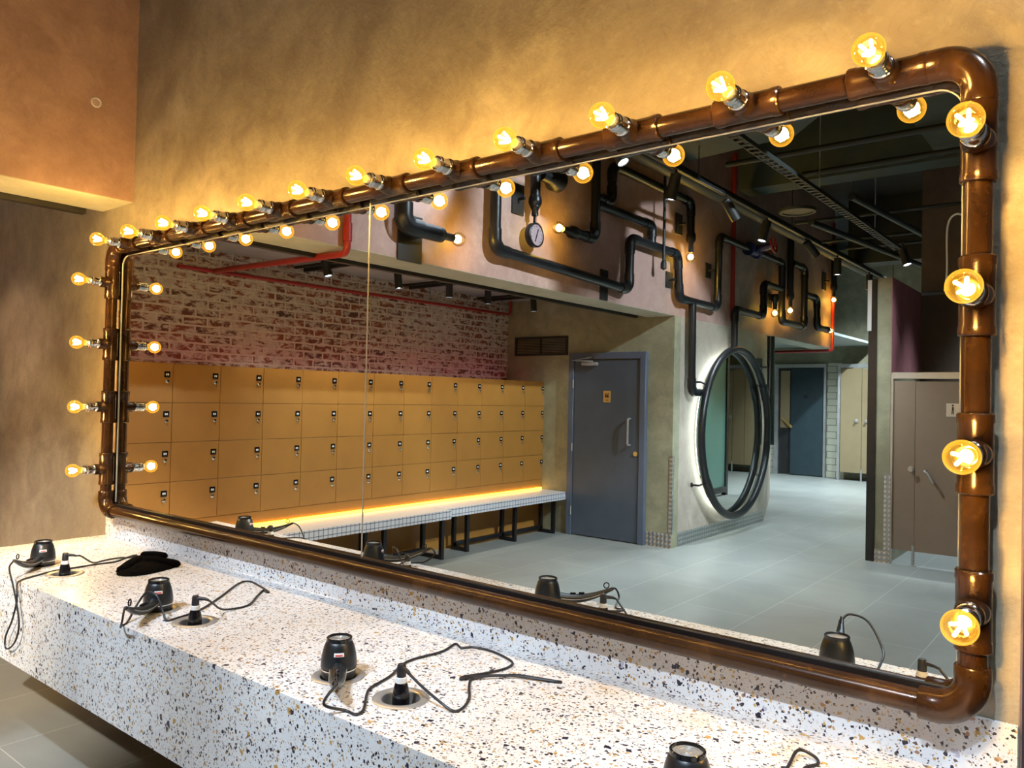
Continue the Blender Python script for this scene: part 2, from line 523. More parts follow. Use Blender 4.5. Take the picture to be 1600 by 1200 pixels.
# ================================================================== the room shell
XS = -3.82          # face of the plastered bulkhead and of the round mirror's wall
YD = -6.17          # wall with the grey door
ZB = 2.648          # underside of the bulkhead
struct('floor', MB().box(-8, 4, -17.6, 2.0, -0.1, 0), 'floor')
struct('ceiling', MB().box(-8, 4, -17.6, 2.0, 5.2, 5.3), 'dark')
struct('wall_front', MB().box(-6.4, 0.075, 0.03, 0.2, 0, 5.2), 'plaster')
struct('wall_front_return', MB().box(0.075, 0.079, 0.031, 1.2, 0, 5.2), 'return')
struct('wall_left', MB().box(-6.4, -6.25, YD, 0.03, 0, 5.2), 'brick')
struct('wall_bulkhead', MB().box(XS - 0.35, XS, -12.2, 0.03, ZB, 5.2), 'plaster_pink')
struct('trim_1', MB().box(XS - 0.348, XS - 0.002, -12.19, 0.028, ZB - 0.004, ZB), 'plaster_pale')
struct('wall_door_side', MB().box(-6.4, XS, YD - 0.16, YD, 0, 3.3), 'plaster_olive')
mb = MB(); mb.prism([(XS - 0.34, YD - 0.161), (XS, YD - 0.161), (XS, -9.0), (-4.72, -11.7), (-5.05, -11.7)], 0, ZB - 0.004)
struct('wall_round_mirror', mb, 'plaster_round')
struct('ceiling_alcove', MB().box(-6.25, XS - 0.35, YD, 0.03, 2.945, 3.0), 'ceilpanel')
struct('wall_far', MB().box(-8, 3.6, -16.75, -16.6, 0, 5.2), 'plaster_olive')
struct('wall_corridor_left', MB().box(-8, -7.85, -16.6, YD, 0, 5.2), 'plaster_olive')
struct('wall_right', MB().box(3.6, 3.75, -17, 2, 0, 5.2), 'plaster_brown')
struct('wall_cubicle_back', MB().box(-1.76, 3.6, -8.72, -8.6, 0, 5.2), 'plaster_brown')
struct('wall_pier', MB().box(-1.90, -1.76, -8.72, -7.12, 0, 3.05), 'plaster_olive')
struct('wall_pier_lining', MB().box(-1.76, -1.752, -8.6, -7.122, 2.02, 3.05), 'plaster_wine')
struct('ceiling_corridor', MB().box(-7.85, XS - 0.35, -16.6, -12.2, 3.0, 3.05), 'ceilpanel')
struct('baseboard_round_mirror', MB().box(XS, XS + 0.006, -8.95, YD - 0.165, 0, 0.16), 'plate_y')
struct('baseboard_door_side', MB().box(-4.13, XS + 0.006, YD, YD + 0.006, 0, 0.165), 'plate_x')
struct('baseboard_pier', MB().box(-1.899, -1.75, -7.12, -7.114, 0, 0.14), 'plate_x')
struct('trim_2', MB().box(XS - 0.03, XS + 0.008, YD, YD + 0.008, 0.165, 1.05).box(XS, XS + 0.008, YD - 0.03, YD + 0.008, 0.165, 1.05), 'plate_y')
struct('trim_3', MB().box(-1.81, -1.748, -7.12, -7.112, 0.14, 0.95), 'plate_x')

# ================================================================== vanity counter
CT, CB, CF = 0.90, 0.562, -0.664
CX0, CX1 = -4.0, 0.073
DRY = [(-3.445, -0.49), (-2.425, -0.497), (-1.447, -0.488), (-0.412, -0.485)]
CUP = [(-3.213, -0.492), (-2.196, -0.487), (-1.203, -0.485), (-0.19, -0.487)]
counter = thing('vanity_counter', 'long white terrazzo vanity counter under the lamp framed mirror', 'counter', (-2.0, -0.3, CB))


def counter_top():
    mb = MB(); bm = mb.bm
    holes = sorted(DRY + CUP); R = 0.052; y0, y1 = CF, 0.018; N = 32
    cache = {}
    def V(x, y, z):
        k = (round(x, 5), round(y, 5), round(z, 5))
        if k not in cache: cache[k] = bm.verts.new((x, y, z))
        return cache[k]
    hw = 0.085
    xs = [CX0]
    for x, y in holes: xs += [x - hw, x + hw]
    xs += [CX1]
    for z in (CT, CT - 0.03):
        for i in range(0, len(xs) - 1):
            a, b = xs[i], xs[i + 1]
            if i % 2 == 0:
                bm.faces.new((V(a, y0, z), V(b, y0, z), V(b, y1, z), V(a, y1, z)))
            else:
                hx, hy = holes[i // 2]; c0, c1 = hy - hw, hy + hw
                bm.faces.new((V(a, y0, z), V(b, y0, z), V(b, c0, z), V(a, c0, z)))
                bm.faces.new((V(a, c1, z), V(b, c1, z), V(b, y1, z), V(a, y1, z)))
                cir, sq = [], []
                for k in range(N):
                    t = 2 * PI * (k + 0.5) / N; cx, sy = math.cos(t), math.sin(t); m = max(abs(cx), abs(sy))
                    cir.append(V(hx + R * cx, hy + R * sy, z)); sq.append(V(hx + hw * cx / m, hy + hw * sy / m, z))
                for k in range(N):
                    k2 = (k + 1) % N
                    bm.faces.new((cir[k], cir[k2], sq[k2], sq[k]))
                for sx, sy in ((1, 1), (-1, 1), (-1, -1), (1, -1)):
                    # corner triangles between the last two square points and the corner itself
                    ca = V(hx + sx * hw, hy + sy * hw, z)
                    near = sorted(sq, key=lambda v: (v.co - ca.co).length)[:2]
                    bm.faces.new((near[0], near[1], ca))
    for hx, hy in holes:
        for k in range(N):
            t0, t1 = 2 * PI * (k + 0.5) / N, 2 * PI * (k + 1.5) / N
            a = (hx + R * math.cos(t0), hy + R * math.sin(t0)); b = (hx + R * math.cos(t1), hy + R * math.sin(t1))
            bm.faces.new((V(*a, CT), V(*b, CT), V(*b, CT - 0.03), V(*a, CT - 0.03)))
    for a, b in (((CX0, y0), (CX1, y0)), ((CX1, y0), (CX1, y1)), ((CX0, y1), (CX0, y0)), ((CX1, y1), (CX0, y1))):
        bm.faces.new((V(*a, CT), V(*b, CT), V(*b, CT - 0.03), V(*a, CT - 0.03)))
    return mb


counter_top().build('countertop', 'terrazzo', counter, smooth=False)
JX = -3.17
MB().box(CX0, JX - 0.001, CF + 0.0005, CF + 0.03, CB, CT - 0.03).build('apron_panel', 'terrazzo', counter, smooth=False)
MB().box(JX + 0.001, CX1, CF + 0.0005, CF + 0.03, CB, CT - 0.03).build('apron_panel', 'terrazzo', counter, smooth=False)
MB().box(CX0, CX0 + 0.03, CF + 0.03, 0.018, CB, CT - 0.03).build('end_panel', 'terrazzo', counter, smooth=False)
MB().box(CX0, CX1, 0.0185, 0.0295, CT - 0.03, 1.025).build('backsplash', 'terrazzo', counter, smooth=False)
MB().box(CX0 + 0.03, CX1, CF + 0.03, 0.018, CB + 0.01, CB + 0.025).build('bottom_panel', 'blackmat', counter, smooth=False)

# ================================================================== mirror panels
SEAM = -1.931
ZM0, ZM1 = 1.045, 2.398
m1 = MB().box(SEAM + 0.001, 0.0, 0.0, 0.024, ZM0, ZM1).build('wall_mirror', 'mirror', origin=(SEAM, 0, 1.05), smooth=False)
tag(m1, 'right hand pane of the long wall mirror, reflecting round mirror and grey door', 'mirror', 'mirror panes in the pipe frame')
m2 = MB().box(-3.885, SEAM - 0.001, 0.0, 0.014, ZM0, ZM1).build('wall_mirror', 'mirror', origin=(-3.885, 0, 1.05), smooth=False)
m2.rotation_euler = (0, 0, 0.0043)
tag(m2, 'left hand pane of the long wall mirror, reflecting lockers below brick wall', 'mirror', 'mirror panes in the pipe frame')

MB().box(SEAM + 0.001, 0.0, -0.007, -0.0004, ZM0, 1.0795).build('dark_edge_strip', 'black', m1, smooth=False)  # black strip added in place of the pipe's dark, unlit reflection
MB().sweep(fillet([(SEAM + 0.001, -0.002, 2.362), (-0.0335, -0.002, 2.362), (-0.0335, -0.002, 1.09)], 0.055, 10), 0.0018, 8).build('edge_trim', 'alu', m1)
MB().box(SEAM - 0.0008, SEAM + 0.0028, -0.002, -0.0003, 1.083, ZM1).build('joint_strip', 'alu', m1, smooth=False)
MB().box(-3.885, SEAM - 0.001, -0.007, -0.0004, ZM0, 1.0795).build('dark_edge_strip', 'black', m2, smooth=False)
MB().sweep(fillet([(SEAM - 0.001, -0.002, 2.362), (-3.852, -0.002, 2.362), (-3.852, -0.002, 1.09)], 0.055, 10), 0.0018, 8).build('edge_trim', 'alu', m2)

# ================================================================== bronze pipe frame
PY, PX0, PX1, PZ0, PZ1 = -0.0358, -3.89, 0.0, 1.049, 2.402
RB = 0.068
frame = thing('pipe_surround', 'bronze coloured plumbing pipe frame around the long wall mirror', 'frame', (-1.945, PY, PZ0))
BX = [-0.1755 - 0.32 * k for k in range(12)]
BZ = [2.222, 1.904, 1.58, 1.260]


def tube_part(name, a, b, r):
    MB().sweep([a, b], r, 28).build(name, 'copper', frame)


tube_part('pipe', (PX0 + RB, PY, PZ1), (PX1 - RB, PY, PZ1), 0.0270)
tube_part('pipe', (PX0 + RB, PY, PZ0), (PX1 - RB, PY, PZ0), 0.0258)
tube_part('pipe', (PX0, PY, PZ0 + RB), (PX0, PY, PZ1 - RB), 0.0270)
tube_part('pipe', (PX1, PY, PZ0 + RB), (PX1, PY, PZ1 - RB), 0.0270)
for cx, cz, a0 in ((PX0 + RB, PZ1 - RB, 90), (PX1 - RB, PZ1 - RB, 0), (PX0 + RB, PZ0 + RB, 180), (PX1 - RB, PZ0 + RB, 270)):
    pts = []
    for k in range(15):
        a = math.radians(a0 + 90 * k / 14); pts.append((cx + RB * math.cos(a), PY, cz + RB * math.sin(a)))
    d0 = (Vector(pts[0]) - Vector(pts[1])).normalized(); d1 = (Vector(pts[-1]) - Vector(pts[-2])).normalized()
    d0 = Vector((round(d0.x), 0, round(d0.z))); d1 = Vector((round(d1.x), 0, round(d1.z)))
    full = [Vector(pts[0]) + d0 * 0.03, Vector(pts[0]) + d0 * 0.027] + [Vector(p) for p in pts] + [Vector(pts[-1]) + d1 * 0.027, Vector(pts[-1]) + d1 * 0.03]
    MB().sweep(full, [0.0325] + [0.0345] * (len(full) - 2) + [0.0325], 28).build('elbow', 'copper', frame)


def tee_mesh(px, pz, along):
    mb = MB(); L = 0.083; a = Vector(along); c = Vector((px, PY, pz))
    mb.sweep([c - a * L, c - a * (L - 0.003), c - a * (L - 0.018), c - a * (L - 0.022), c + a * (L - 0.022), c + a * (L - 0.018), c + a * (L - 0.003), c + a * L],
             [0.0325, 0.0352, 0.0352, 0.0335, 0.0335, 0.0352, 0.0352, 0.0325], 28)
    # the branch that carries the lamp, flared where it leaves the run
    mb.lathe([(0.0325, 0.0), (0.0325, 0.022), (0.030, 0.032), (0.027, 0.040), (0.0262, 0.046), (0.0275, 0.047), (0.0275, 0.058), (0.024, 0.060), (0, 0.060)], c, (0, -1, 0), 28)
    return mb


for x in BX: tee_mesh(x, PZ1, (1, 0, 0)).build('tee', 'copper', frame)
for z in BZ:
    tee_mesh(PX0, z, (0, 0, 1)).build('tee', 'copper', frame)
    tee_mesh(PX1, z, (0, 0, 1)).build('tee', 'copper', frame)

# ================================================================== lamps in the frame


def make_bulb(name, label, group, glass, r, watts, clear=False):
    """lamp whose origin is the mouth of its holder, pointing along -y"""
    root = thing(name, label, 'light bulb', (0, 0, 0), group)
    ax = (0, -1, 0)
    MB().lathe([(0, 0), (0.0254, 0), (0.0254, 0.004), (0.0232, 0.006), (0.0220, 0.010), (0.0220, 0.028), (0.0243, 0.030), (0.0251, 0.034), (0.0243, 0.038),
                (0.0215, 0.040), (0.0232, 0.044), (0.0232, 0.050), (0.0198, 0.052), (0.0198, 0.030), (0, 0.030)], (0, 0, 0), ax, 28).build('lamp_holder', 'chrome', root)
    MB().lathe([(0, 0.032), (0.0145, 0.033), (0.0150, 0.058), (0.0140, 0.062)], (0, 0, 0), ax, 24).build('screw_cap', 'steel', root)
    prof = [(0.0138, 0.058), (0.0150, 0.066), (0.0190, 0.076)]
    c = 0.076 + r * 0.82
    for k in range(13):
        a = math.radians(-50 + 140 * k / 12); prof.append((max(r * math.cos(a), 0), c + r * math.sin(a)))
    prof[-1] = (0, c + r)
    MB().lathe(prof, (0, 0, 0), ax, 32).build('globe', glass, root)
    f = MB()
    for k in range(4):
        a = PI / 4 + k * PI / 2 + 0.3; d = Vector((math.cos(a), 0, math.sin(a)))
        p0 = Vector((0, -(c - 0.018), 0)) + d * 0.0045; p1 = Vector((0, -(c + 0.014), 0)) + d * 0.015
        f.sweep([p0, p1], 0.0036, 8)
    f.build('filament', 'filament', root)
    MB().lathe([(0.009, 0.060), (0.005, 0.072), (0.0035, c - 0.016), (0, c - 0.014)], (0, 0, 0), ax, 14).build('stem', 'bulbglass' if not clear else 'clearbulb', root)
    d = bpy.data.lights.new('bulb_light', 'POINT'); d.energy = watts; d.color = BULB_C; d.shadow_soft_size = 0.018
    l = bpy.data.objects.new('bulb_light', d); COL.objects.link(l); l.parent = root; l.location = (0, -c, 0)
    return root


ORD = ['first', 'second', 'third', 'fourth', 'fifth', 'sixth', 'seventh', 'eighth', 'ninth', 'tenth', 'eleventh', 'twelfth', 'thirteenth', 'fourteenth']
GB = 'globe bulbs around the wall mirror'
MOUTH = PY - 0.0605
bulb0 = make_bulb('globe_bulb', '', GB, 'bulbglass', 0.033, BULB_W)
first = True
spots = []
for k, x in enumerate(BX):
    pos = 'at the right end of the top pipe' if k == 0 else ('at the left end of the top pipe' if k == 11 else f'{ORD[k]} from the right along the top pipe')
    spots.append(((x, MOUTH, PZ1), f'lit amber globe bulb {pos}'))
for k, z in enumerate(BZ):
    w = ('topmost', 'second from top', 'third from top', 'lowest')[k]
    spots.append(((PX1, MOUTH, z), f'lit amber globe bulb, {w} on the right upright pipe'))
    spots.append(((PX0, MOUTH, z), f'lit amber globe bulb, {w} on the left upright pipe'))
for k, (loc, lab) in enumerate(spots):
    if k == 0: bulb0.location = loc; bulb0['label'] = lab
    else: dup(bulb0, loc, lab)

# ================================================================== hair dryers, holders, cups, cords
HOLD = thing('dryer_holder', '', 'holder ring', (0, 0, 0), 'steel holder rings sunk in the counter')
MB().lathe([(0.0735, 0.0005), (0.0735, 0.0015), (0.069, 0.004), (0.060, 0.0045), (0.053, 0.003), (0.0495, 0.0), (0.0490, -0.004)], (0, 0, 0), (0, 0, 1), 40).build('ring', 'steel', HOLD)
MB().lathe([(0.0490, -0.004), (0.0485, -0.060), (0.042, -0.066), (0, -0.066)], (0, 0, 0), (0, 0, 1), 40).build('cup', 'steel', HOLD)
w_d = ['at the far left end of the counter', 'beside the black glove, second from the far left', 'in the middle of the counter', 'nearest the camera']
for k, (x, y) in enumerate(DRY):
    lab = ['steel ring under the farthest left hair dryer', 'steel ring under the hair dryer in front of the glove', 'steel ring under the middle hair dryer, showing all round it', 'steel ring under the nearest hair dryer'][k]
    if k == 0: HOLD.location = (x, y, CT); HOLD['label'] = lab
    else: dup(HOLD, (x, y, CT), lab)
for k, (x, y) in enumerate(CUP):
    lab = ['open steel cup with black plug at the far left of counter', 'open steel cup with black plug right of the second dryer', 'open steel cup with black plug right of the middle dryer', 'open steel cup with black plug at the near right end of counter'][k]
    dup(HOLD, (x, y, CT), lab)


def make_dryer(x, y, tip, label, handle_up=0.0):
    t = thing('hair_dryer', label, 'hair dryer', (x, y, CT), 'black hair dryers standing in the counter')
    o = (x, y, CT)
    MB().lathe([(0.0465, 0.026), (0.0488, 0.029), (0.0488, 0.036), (0.0478, 0.050), (0.0455, 0.064), (0.0422, 0.078), (0.0385, 0.089), (0.0350, 0.096), (0.033, 0.098), (0, 0.097)], o, (0, 0, 1), 40).build('body', 'dryer', t)
    MB().lathe([(0, -0.045), (0.030, -0.045), (0.040, -0.012), (0.0452, -0.004), (0.0462, 0.0), (0.0466, 0.020), (0, 0.020)], o, (0, 0, 1), 40).build('nozzle', 'gloss', t)
    MB().lathe([(0.0462, 0.0200), (0.0474, 0.0215), (0.0474, 0.0245), (0.0455, 0.026)], o, (0, 0, 1), 40).build('trim_ring', 'chrome', t)
    MB().lathe([(0.0335, 0.0965), (0.0350, 0.098), (0.0350, 0.106), (0.0330, 0.1075), (0.0300, 0.1065), (0.0295, 0.101)], o, (0, 0, 1), 40).build('intake_rim', 'gloss', t)
    g = MB().lathe([(0.0298, 0.1012), (0, 0.1022)], o, (0, 0, 1), 32)
    for r in (0.008, 0.015, 0.022): g.torus((x, y, CT + 0.1022), r, 0.0009, (0, 0, 1), 28, 6)
    g.build('intake_grille', 'steel', t)
    tip = Vector(tip); d = Vector((tip.x - x, tip.y - y, 0)); L = d.length; d.normalize(); z0 = 0.036; z1 = tip.z - CT
    P = lambda f, dz=0.0: Vector((x, y, CT)) + d * (0.030 + (L - 0.030) * f) + Vector((0, 0, z0 + (z1 - z0) * f ** 1.15 - 0.018 * math.sin(PI * f) + dz))
    fs = [k / 12 for k in range(13)]
    rr = [0.023, 0.0225, 0.022, 0.0215, 0.021, 0.0202, 0.019, 0.0175, 0.0158, 0.0138, 0.0115, 0.0092, 0.0075]
    h = MB().sweep([P(f) for f in fs], rr, 20, flat=0.78).build('handle', 'dryer', t)
    side = Vector((-d.y, d.x, 0))
    MB().sweep([P(f, 0.0005) + side * (rr[int(f * 12)] * 1.0) for f in fs[1:11]], 0.0012, 6).build('handle_seam', 'steel', h)
    MB().sweep([P(f, 0.0005) - side * (rr[int(f * 12)] * 1.0) for f in fs[1:11]], 0.0012, 6).build('handle_seam', 'steel', h)
    for f in (0.30, 0.45):
        p = P(f, 0.0185); MB().sweep([p - d * 0.010, p + d * 0.010], 0.006, 10, flat=0.6).build('switch', 'gloss', h)
    lp = P(0.88, 0.022); MB().torus(lp, 0.010, 0.0022, tuple(side), 24, 8).build('hanging_loop', 'gloss', h)
    c2 = Vector((0.25 - x, -1.88 - y, 0)).normalized(); s2 = Vector((-c2.y, c2.x, 0))
    # small printed sticker curved round the body, on the side that faces into the room
    def curved(name, mat, parent, w, za, zb, off, u=0.0):
        mb = MB(); n = 6; ra = (lambda z: 0.0478 - max(0, z - 0.050) * 0.1643 - max(0, z - 0.064) * 0.075); rows = []
        ang = math.atan2(c2.y, c2.x)
        for z in (za, zb):
            r = ra(z) + off
            rows.append([mb.bm.verts.new((x + r * math.cos(ang + (u + w * (k / n - 0.5)) / 0.047), y + r * math.sin(ang + (u + w * (k / n - 0.5)) / 0.047), CT + z)) for k in range(n + 1)])
        for k in range(n): mb.bm.faces.new((rows[0][k], rows[0][k + 1], rows[1][k + 1], rows[1][k]))
        return mb.build(name, mat, parent)
    st = curved('sticker', 'white', t, 0.028, 0.066, 0.0755, 0.0012)
    curved('print', 'stickerred', st, 0.020, 0.0675, 0.0715, 0.0018)
    return t, P(1.0), d


TIPS = [(-3.262, -0.664, 0.974), (-2.258, -0.689, 0.975), (-1.262, -0.650, 0.968), (-0.470, -0.735, 0.985)]
DL = ['black hair dryer at the far left end of the terrazzo counter', 'black hair dryer in front of the black glove, cord hooked over counter edge',
      'black hair dryer in the middle of the counter, handle towards the camera', 'black hair dryer nearest the camera, only its top in view']
dtips = []
for (x, y), tp, lab in zip(DRY, TIPS, DL):
    t, p, d = make_dryer(x, y, tp, lab); dtips.append((p, d))


def make_plug(x, y, label, cdir):
    t = thing('plug_adapter', label, 'plug', (x, y, CT), 'black plugs standing in the steel cups'); o = (x, y, CT)
    MB().lathe([(0, -0.065), (0.0225, -0.065), (0.0225, -0.004), (0.0215, 0.014), (0.019, 0.028), (0.0155, 0.040), (0.0125, 0.048), (0, 0.048)], o, (0, 0, 1), 28).build('socket_body', 'gloss', t)
    MB().lathe([(0.0131, 0.040), (0.0150, 0.042), (0.0145, 0.054), (0.0125, 0.056), (0, 0.056)], o, (0, 0, 1), 24).build('collar', 'white', t)
    MB().lathe([(0, 0.052), (0.0118, 0.053), (0.0122, 0.062), (0.0112, 0.084), (0.009, 0.088), (0, 0.088)], o, (0, 0, 1), 20).build('plug_head', 'rubber', t)
    c = Vector((x, y, CT + 0.079)); d = Vector((*cdir, 0)).normalized()
    MB().sweep([c + d * 0.006, c + d * 0.034, c + d * 0.046 - Vector((0, 0, 0.003))], [0.0068, 0.0055, 0.004], 10).build('strain_relief', 'rubber', t)
    return c + d * 0.046 - Vector((0, 0, 0.003))


PL = ['black plug in the cup at the far left of the counter', 'black plug in the cup right of the second dryer', 'black plug in the cup in the middle of the counter', 'black plug in the cup at the near right end']
PD = [(0.8, 0.6), (0.7, 0.4), (0.9, -0.3), (0.9, 0.3)]
pts_plug = [make_plug(x, y, l, d) for (x, y), l, d in zip(CUP, PL, PD)]

#CORDS#
# ------------------------------------------------------------------ cords
ZC = CT + 0.0042


def cord(k, label, pts, r=0.0036):
    mb = MB(); mb.sweep(smooth_path(pts, 6), r, 8)
    o = mb.build('power_cord', 'rubber', origin=(pts[0][0], pts[0][1], CT))
    tag(o, label, 'cord', 'hair dryer cords')
    return o


def lead(k):
    p, d = dtips[k]
    return [tuple(p - d * 0.008), tuple(p + d * 0.010 + Vector((0, 0, -0.002)))]


C3 = [(-1.2396, -0.6336), (-1.2035, -0.6321), (-1.2133, -0.5998), (-1.2792, -0.5326), (-1.3074, -0.4929), (-1.3326, -0.4021), (-1.3687, -0.3324), (-1.3845, -0.2667), (-1.37, -0.1608), (-1.3896, -0.08), (-1.3501, -0.094), (-1.3266, -0.0643), (-1.256, -0.0567), (-1.1609, -0.0858), (-1.1361, -0.1286), (-1.1461, -0.1934), (-1.1799, -0.2708), (-1.1707, -0.2887), (-1.157, -0.2436), (-1.101, -0.1864), (-1.072, -0.1602)]
p3 = pts_plug[2]
cord(2, 'black cord winding across the counter from the middle hair dryer',
     lead(2) + [(C3[0][0] - 0.018, C3[0][1] - 0.052, CT + 0.03)] + [(x, y, ZC) for x, y in C3] + [(-0.956, -0.126, ZC), (-1.0681, -0.1766, ZC + 0.003), (-1.1148, -0.2252, ZC + 0.006), (-1.150, -0.268, ZC), (-1.1222, -0.3144, ZC), (-1.0695, -0.3735, ZC), (-1.0393, -0.4289, ZC), (-1.042, -0.462, ZC), (-1.078, -0.470, ZC + 0.014), (-1.125, -0.488, CT + 0.05), tuple(p3)])
p2 = pts_plug[1]
hp, hd = dtips[1]
cord(1, 'black cord looped over the counter edge from the second hair dryer',
     lead(1) + [(-2.2440, -0.705, CT + 0.045), (-2.2900, -0.688, ZC + 0.004), (-2.3130, -0.676, ZC), (-2.345, -0.640, ZC), (-2.385, -0.590, CT + 0.045), (-2.372, -0.565, CT + 0.082), (-2.330, -0.552, CT + 0.076), (-2.295, -0.548, CT + 0.03), (-2.2666, -0.548, ZC), (-2.268, -0.515, ZC), (-2.290, -0.440, ZC), (-2.325, -0.377, ZC),
                (-2.4145, -0.2618, ZC), (-2.545, -0.107, ZC), (-2.545, -0.055, ZC), (-2.4334, -0.0765, ZC), (-2.345, -0.1006, ZC), (-2.350, -0.109, ZC), (-2.380, -0.103, ZC), (-2.3256, -0.1646, ZC), (-2.2442, -0.2497, ZC), (-2.230, -0.3041, ZC), (-2.225, -0.372, ZC + 0.01), (-2.175, -0.44, CT + 0.06), tuple(p2)])
p1 = pts_plug[0]
cord(0, 'black cord hanging in a loop off the counter front at far left',
     lead(0) + [(-3.236, -0.690, CT + 0.05), (-3.190, -0.690, 0.888), (-3.1524, -0.686, 0.808), (-3.130, -0.686, 0.743), (-3.158, -0.686, 0.682), (-3.215, -0.686, 0.640), (-3.262, -0.686, 0.632), (-3.262, -0.686, 0.676), (-3.1987, -0.686, 0.755), (-3.160, -0.686, 0.840), (-3.172, -0.683, 0.893), (-3.205, -0.656, ZC), (-3.250, -0.580, ZC),
                (-3.283, -0.500, CT + 0.005), (-3.287, -0.412, ZC), (-3.290, -0.345, ZC), (-3.286, -0.290, ZC), (-3.288, -0.2473, ZC), (-3.350, -0.160, ZC), (-3.345, -0.131, ZC + 0.003), (-3.318, -0.150, ZC + 0.004), (-3.330, -0.172, ZC), (-3.3529, -0.205, ZC), (-3.350, -0.262, ZC), (-3.325, -0.320, ZC), (-3.240, -0.380, CT + 0.03), (-3.19, -0.44, CT + 0.07), tuple(p1)])
p4 = pts_plug[3]
cord(3, 'black cord looping over the counter from the nearest hair dryer',
     lead(3) + [(-0.455, -0.775, CT + 0.10), (-0.400, -0.780, CT + 0.085), (-0.345, -0.730, CT + 0.02), (-0.330, -0.640, ZC), (-0.320, -0.50, ZC), (-0.322, -0.32, ZC), (-0.3137, -0.2207, ZC), (-0.316, -0.140, ZC + 0.012), (-0.286, -0.126, ZC + 0.004), (-0.270, -0.150, ZC), (-0.285, -0.20, ZC), (-0.24, -0.30, ZC), (-0.12, -0.40, ZC), (-0.115, -0.455, CT + 0.04), tuple(p4)])

# ------------------------------------------------------------------ black glove
GL = [(-3.0856, -0.3393), (-3.1612, -0.2585), (-3.2369, -0.1861), (-3.3159, -0.1376), (-3.3409, -0.0908), (-3.3182, -0.0645), (-3.2514, -0.0641), (-3.1918, -0.0700), (-3.1850, -0.1250), (-3.0914, -0.1000), (-3.021, -0.1118), (-2.9836, -0.1699), (-2.9616, -0.2587), (-2.9653, -0.3105), (-2.9946, -0.3487), (-3.0428, -0.3572)]


def cloth(name, outline, h, seedv):
    mb = MB(); n = len(outline) * 4; o3 = [(x, y, 0) for x, y in outline]; o3.append(o3[0])
    ring = smooth_path(o3, 4)[:-1]; c = sum(ring, Vector()) / len(ring); prev = None; top = None
    L = 9
    rows = []
    for i in range(L + 1):
        f = 1 - i / (L + 0.6); row = []
        for p in ring:
            q = c + (p - c) * f
            w = noise.noise(Vector((q.x * 26 + seedv, q.y * 26, 0.3))) * 0.5 + noise.noise(Vector((q.x * 11 + q.y * 34 + seedv, q.y * 9 - q.x * 14, 1.7))) * 0.8
            z = CT + 0.001 + h * (1 - f ** 3.2) ** 0.6 * (0.72 + 0.40 * w) * (1 if i else 0)
            row.append(mb.bm.verts.new((q.x, q.y, max(z, CT + 0.0008))))
        rows.append(row)
    for a, b in zip(rows, rows[1:]):
        for k in range(len(a)):
            mb.bm.faces.new((a[k], a[(k + 1) % len(a)], b[(k + 1) % len(a)], b[k]))
    mb.bm.faces.new(rows[-1]); mb.bm.faces.new(rows[0][::-1])
    return mb


g = cloth('glove', GL, 0.027, 2.0).build('cloth_glove', 'cloth', origin=(-3.14, -0.2, CT))
tag(g, 'crumpled black cloth glove lying on the counter behind the second dryer', 'glove')
MB().sweep(smooth_path([(-3.30, -0.13, CT + 0.016), (-3.26, -0.105, CT + 0.020), (-3.22, -0.085, CT + 0.020), (-3.185, -0.070, CT + 0.014)], 5), [0.010] + [0.020] * 13 + [0.016, 0.008], 12, flat=0.7).build('finger', 'cloth', g)
MB().sweep(smooth_path([(-3.16, -0.185, CT + 0.016), (-3.10, -0.155, CT + 0.020), (-3.04, -0.128, CT + 0.018), (-2.995, -0.112, CT + 0.012)], 5), [0.010] + [0.022] * 13 + [0.018, 0.008], 12, flat=0.7).build('finger', 'cloth', g)
MB().sweep(smooth_path([(-3.22, -0.17, CT + 0.020), (-3.14, -0.25, CT + 0.022), (-3.09, -0.31, CT + 0.012), (-3.07, -0.345, CT + 0.008)], 5), [0.012] + [0.024] * 11 + [0.018, 0.014, 0.010, 0.006], 12, flat=0.6).build('finger', 'cloth', g)

# little socket set in the bulkhead, top left
sk = thing('conduit_plug', 'small round plug set in the plaster bulkhead above the far end', 'plug', (XS, -0.172, 3.108))
MB().lathe([(0.026, 0.0), (0.026, 0.004), (0.021, 0.006), (0.019, 0.001)], (XS, -0.172, 3.108), (1, 0, 0), 24).build('ring', 'white', sk)
MB().lathe([(0.019, 0.0012), (0, 0.002)], (XS, -0.172, 3.108), (1, 0, 0), 24).build('plug_face', 'gauge', sk)

# ================================================================== lockers, bench
LX = -5.644
LP = 0.4115


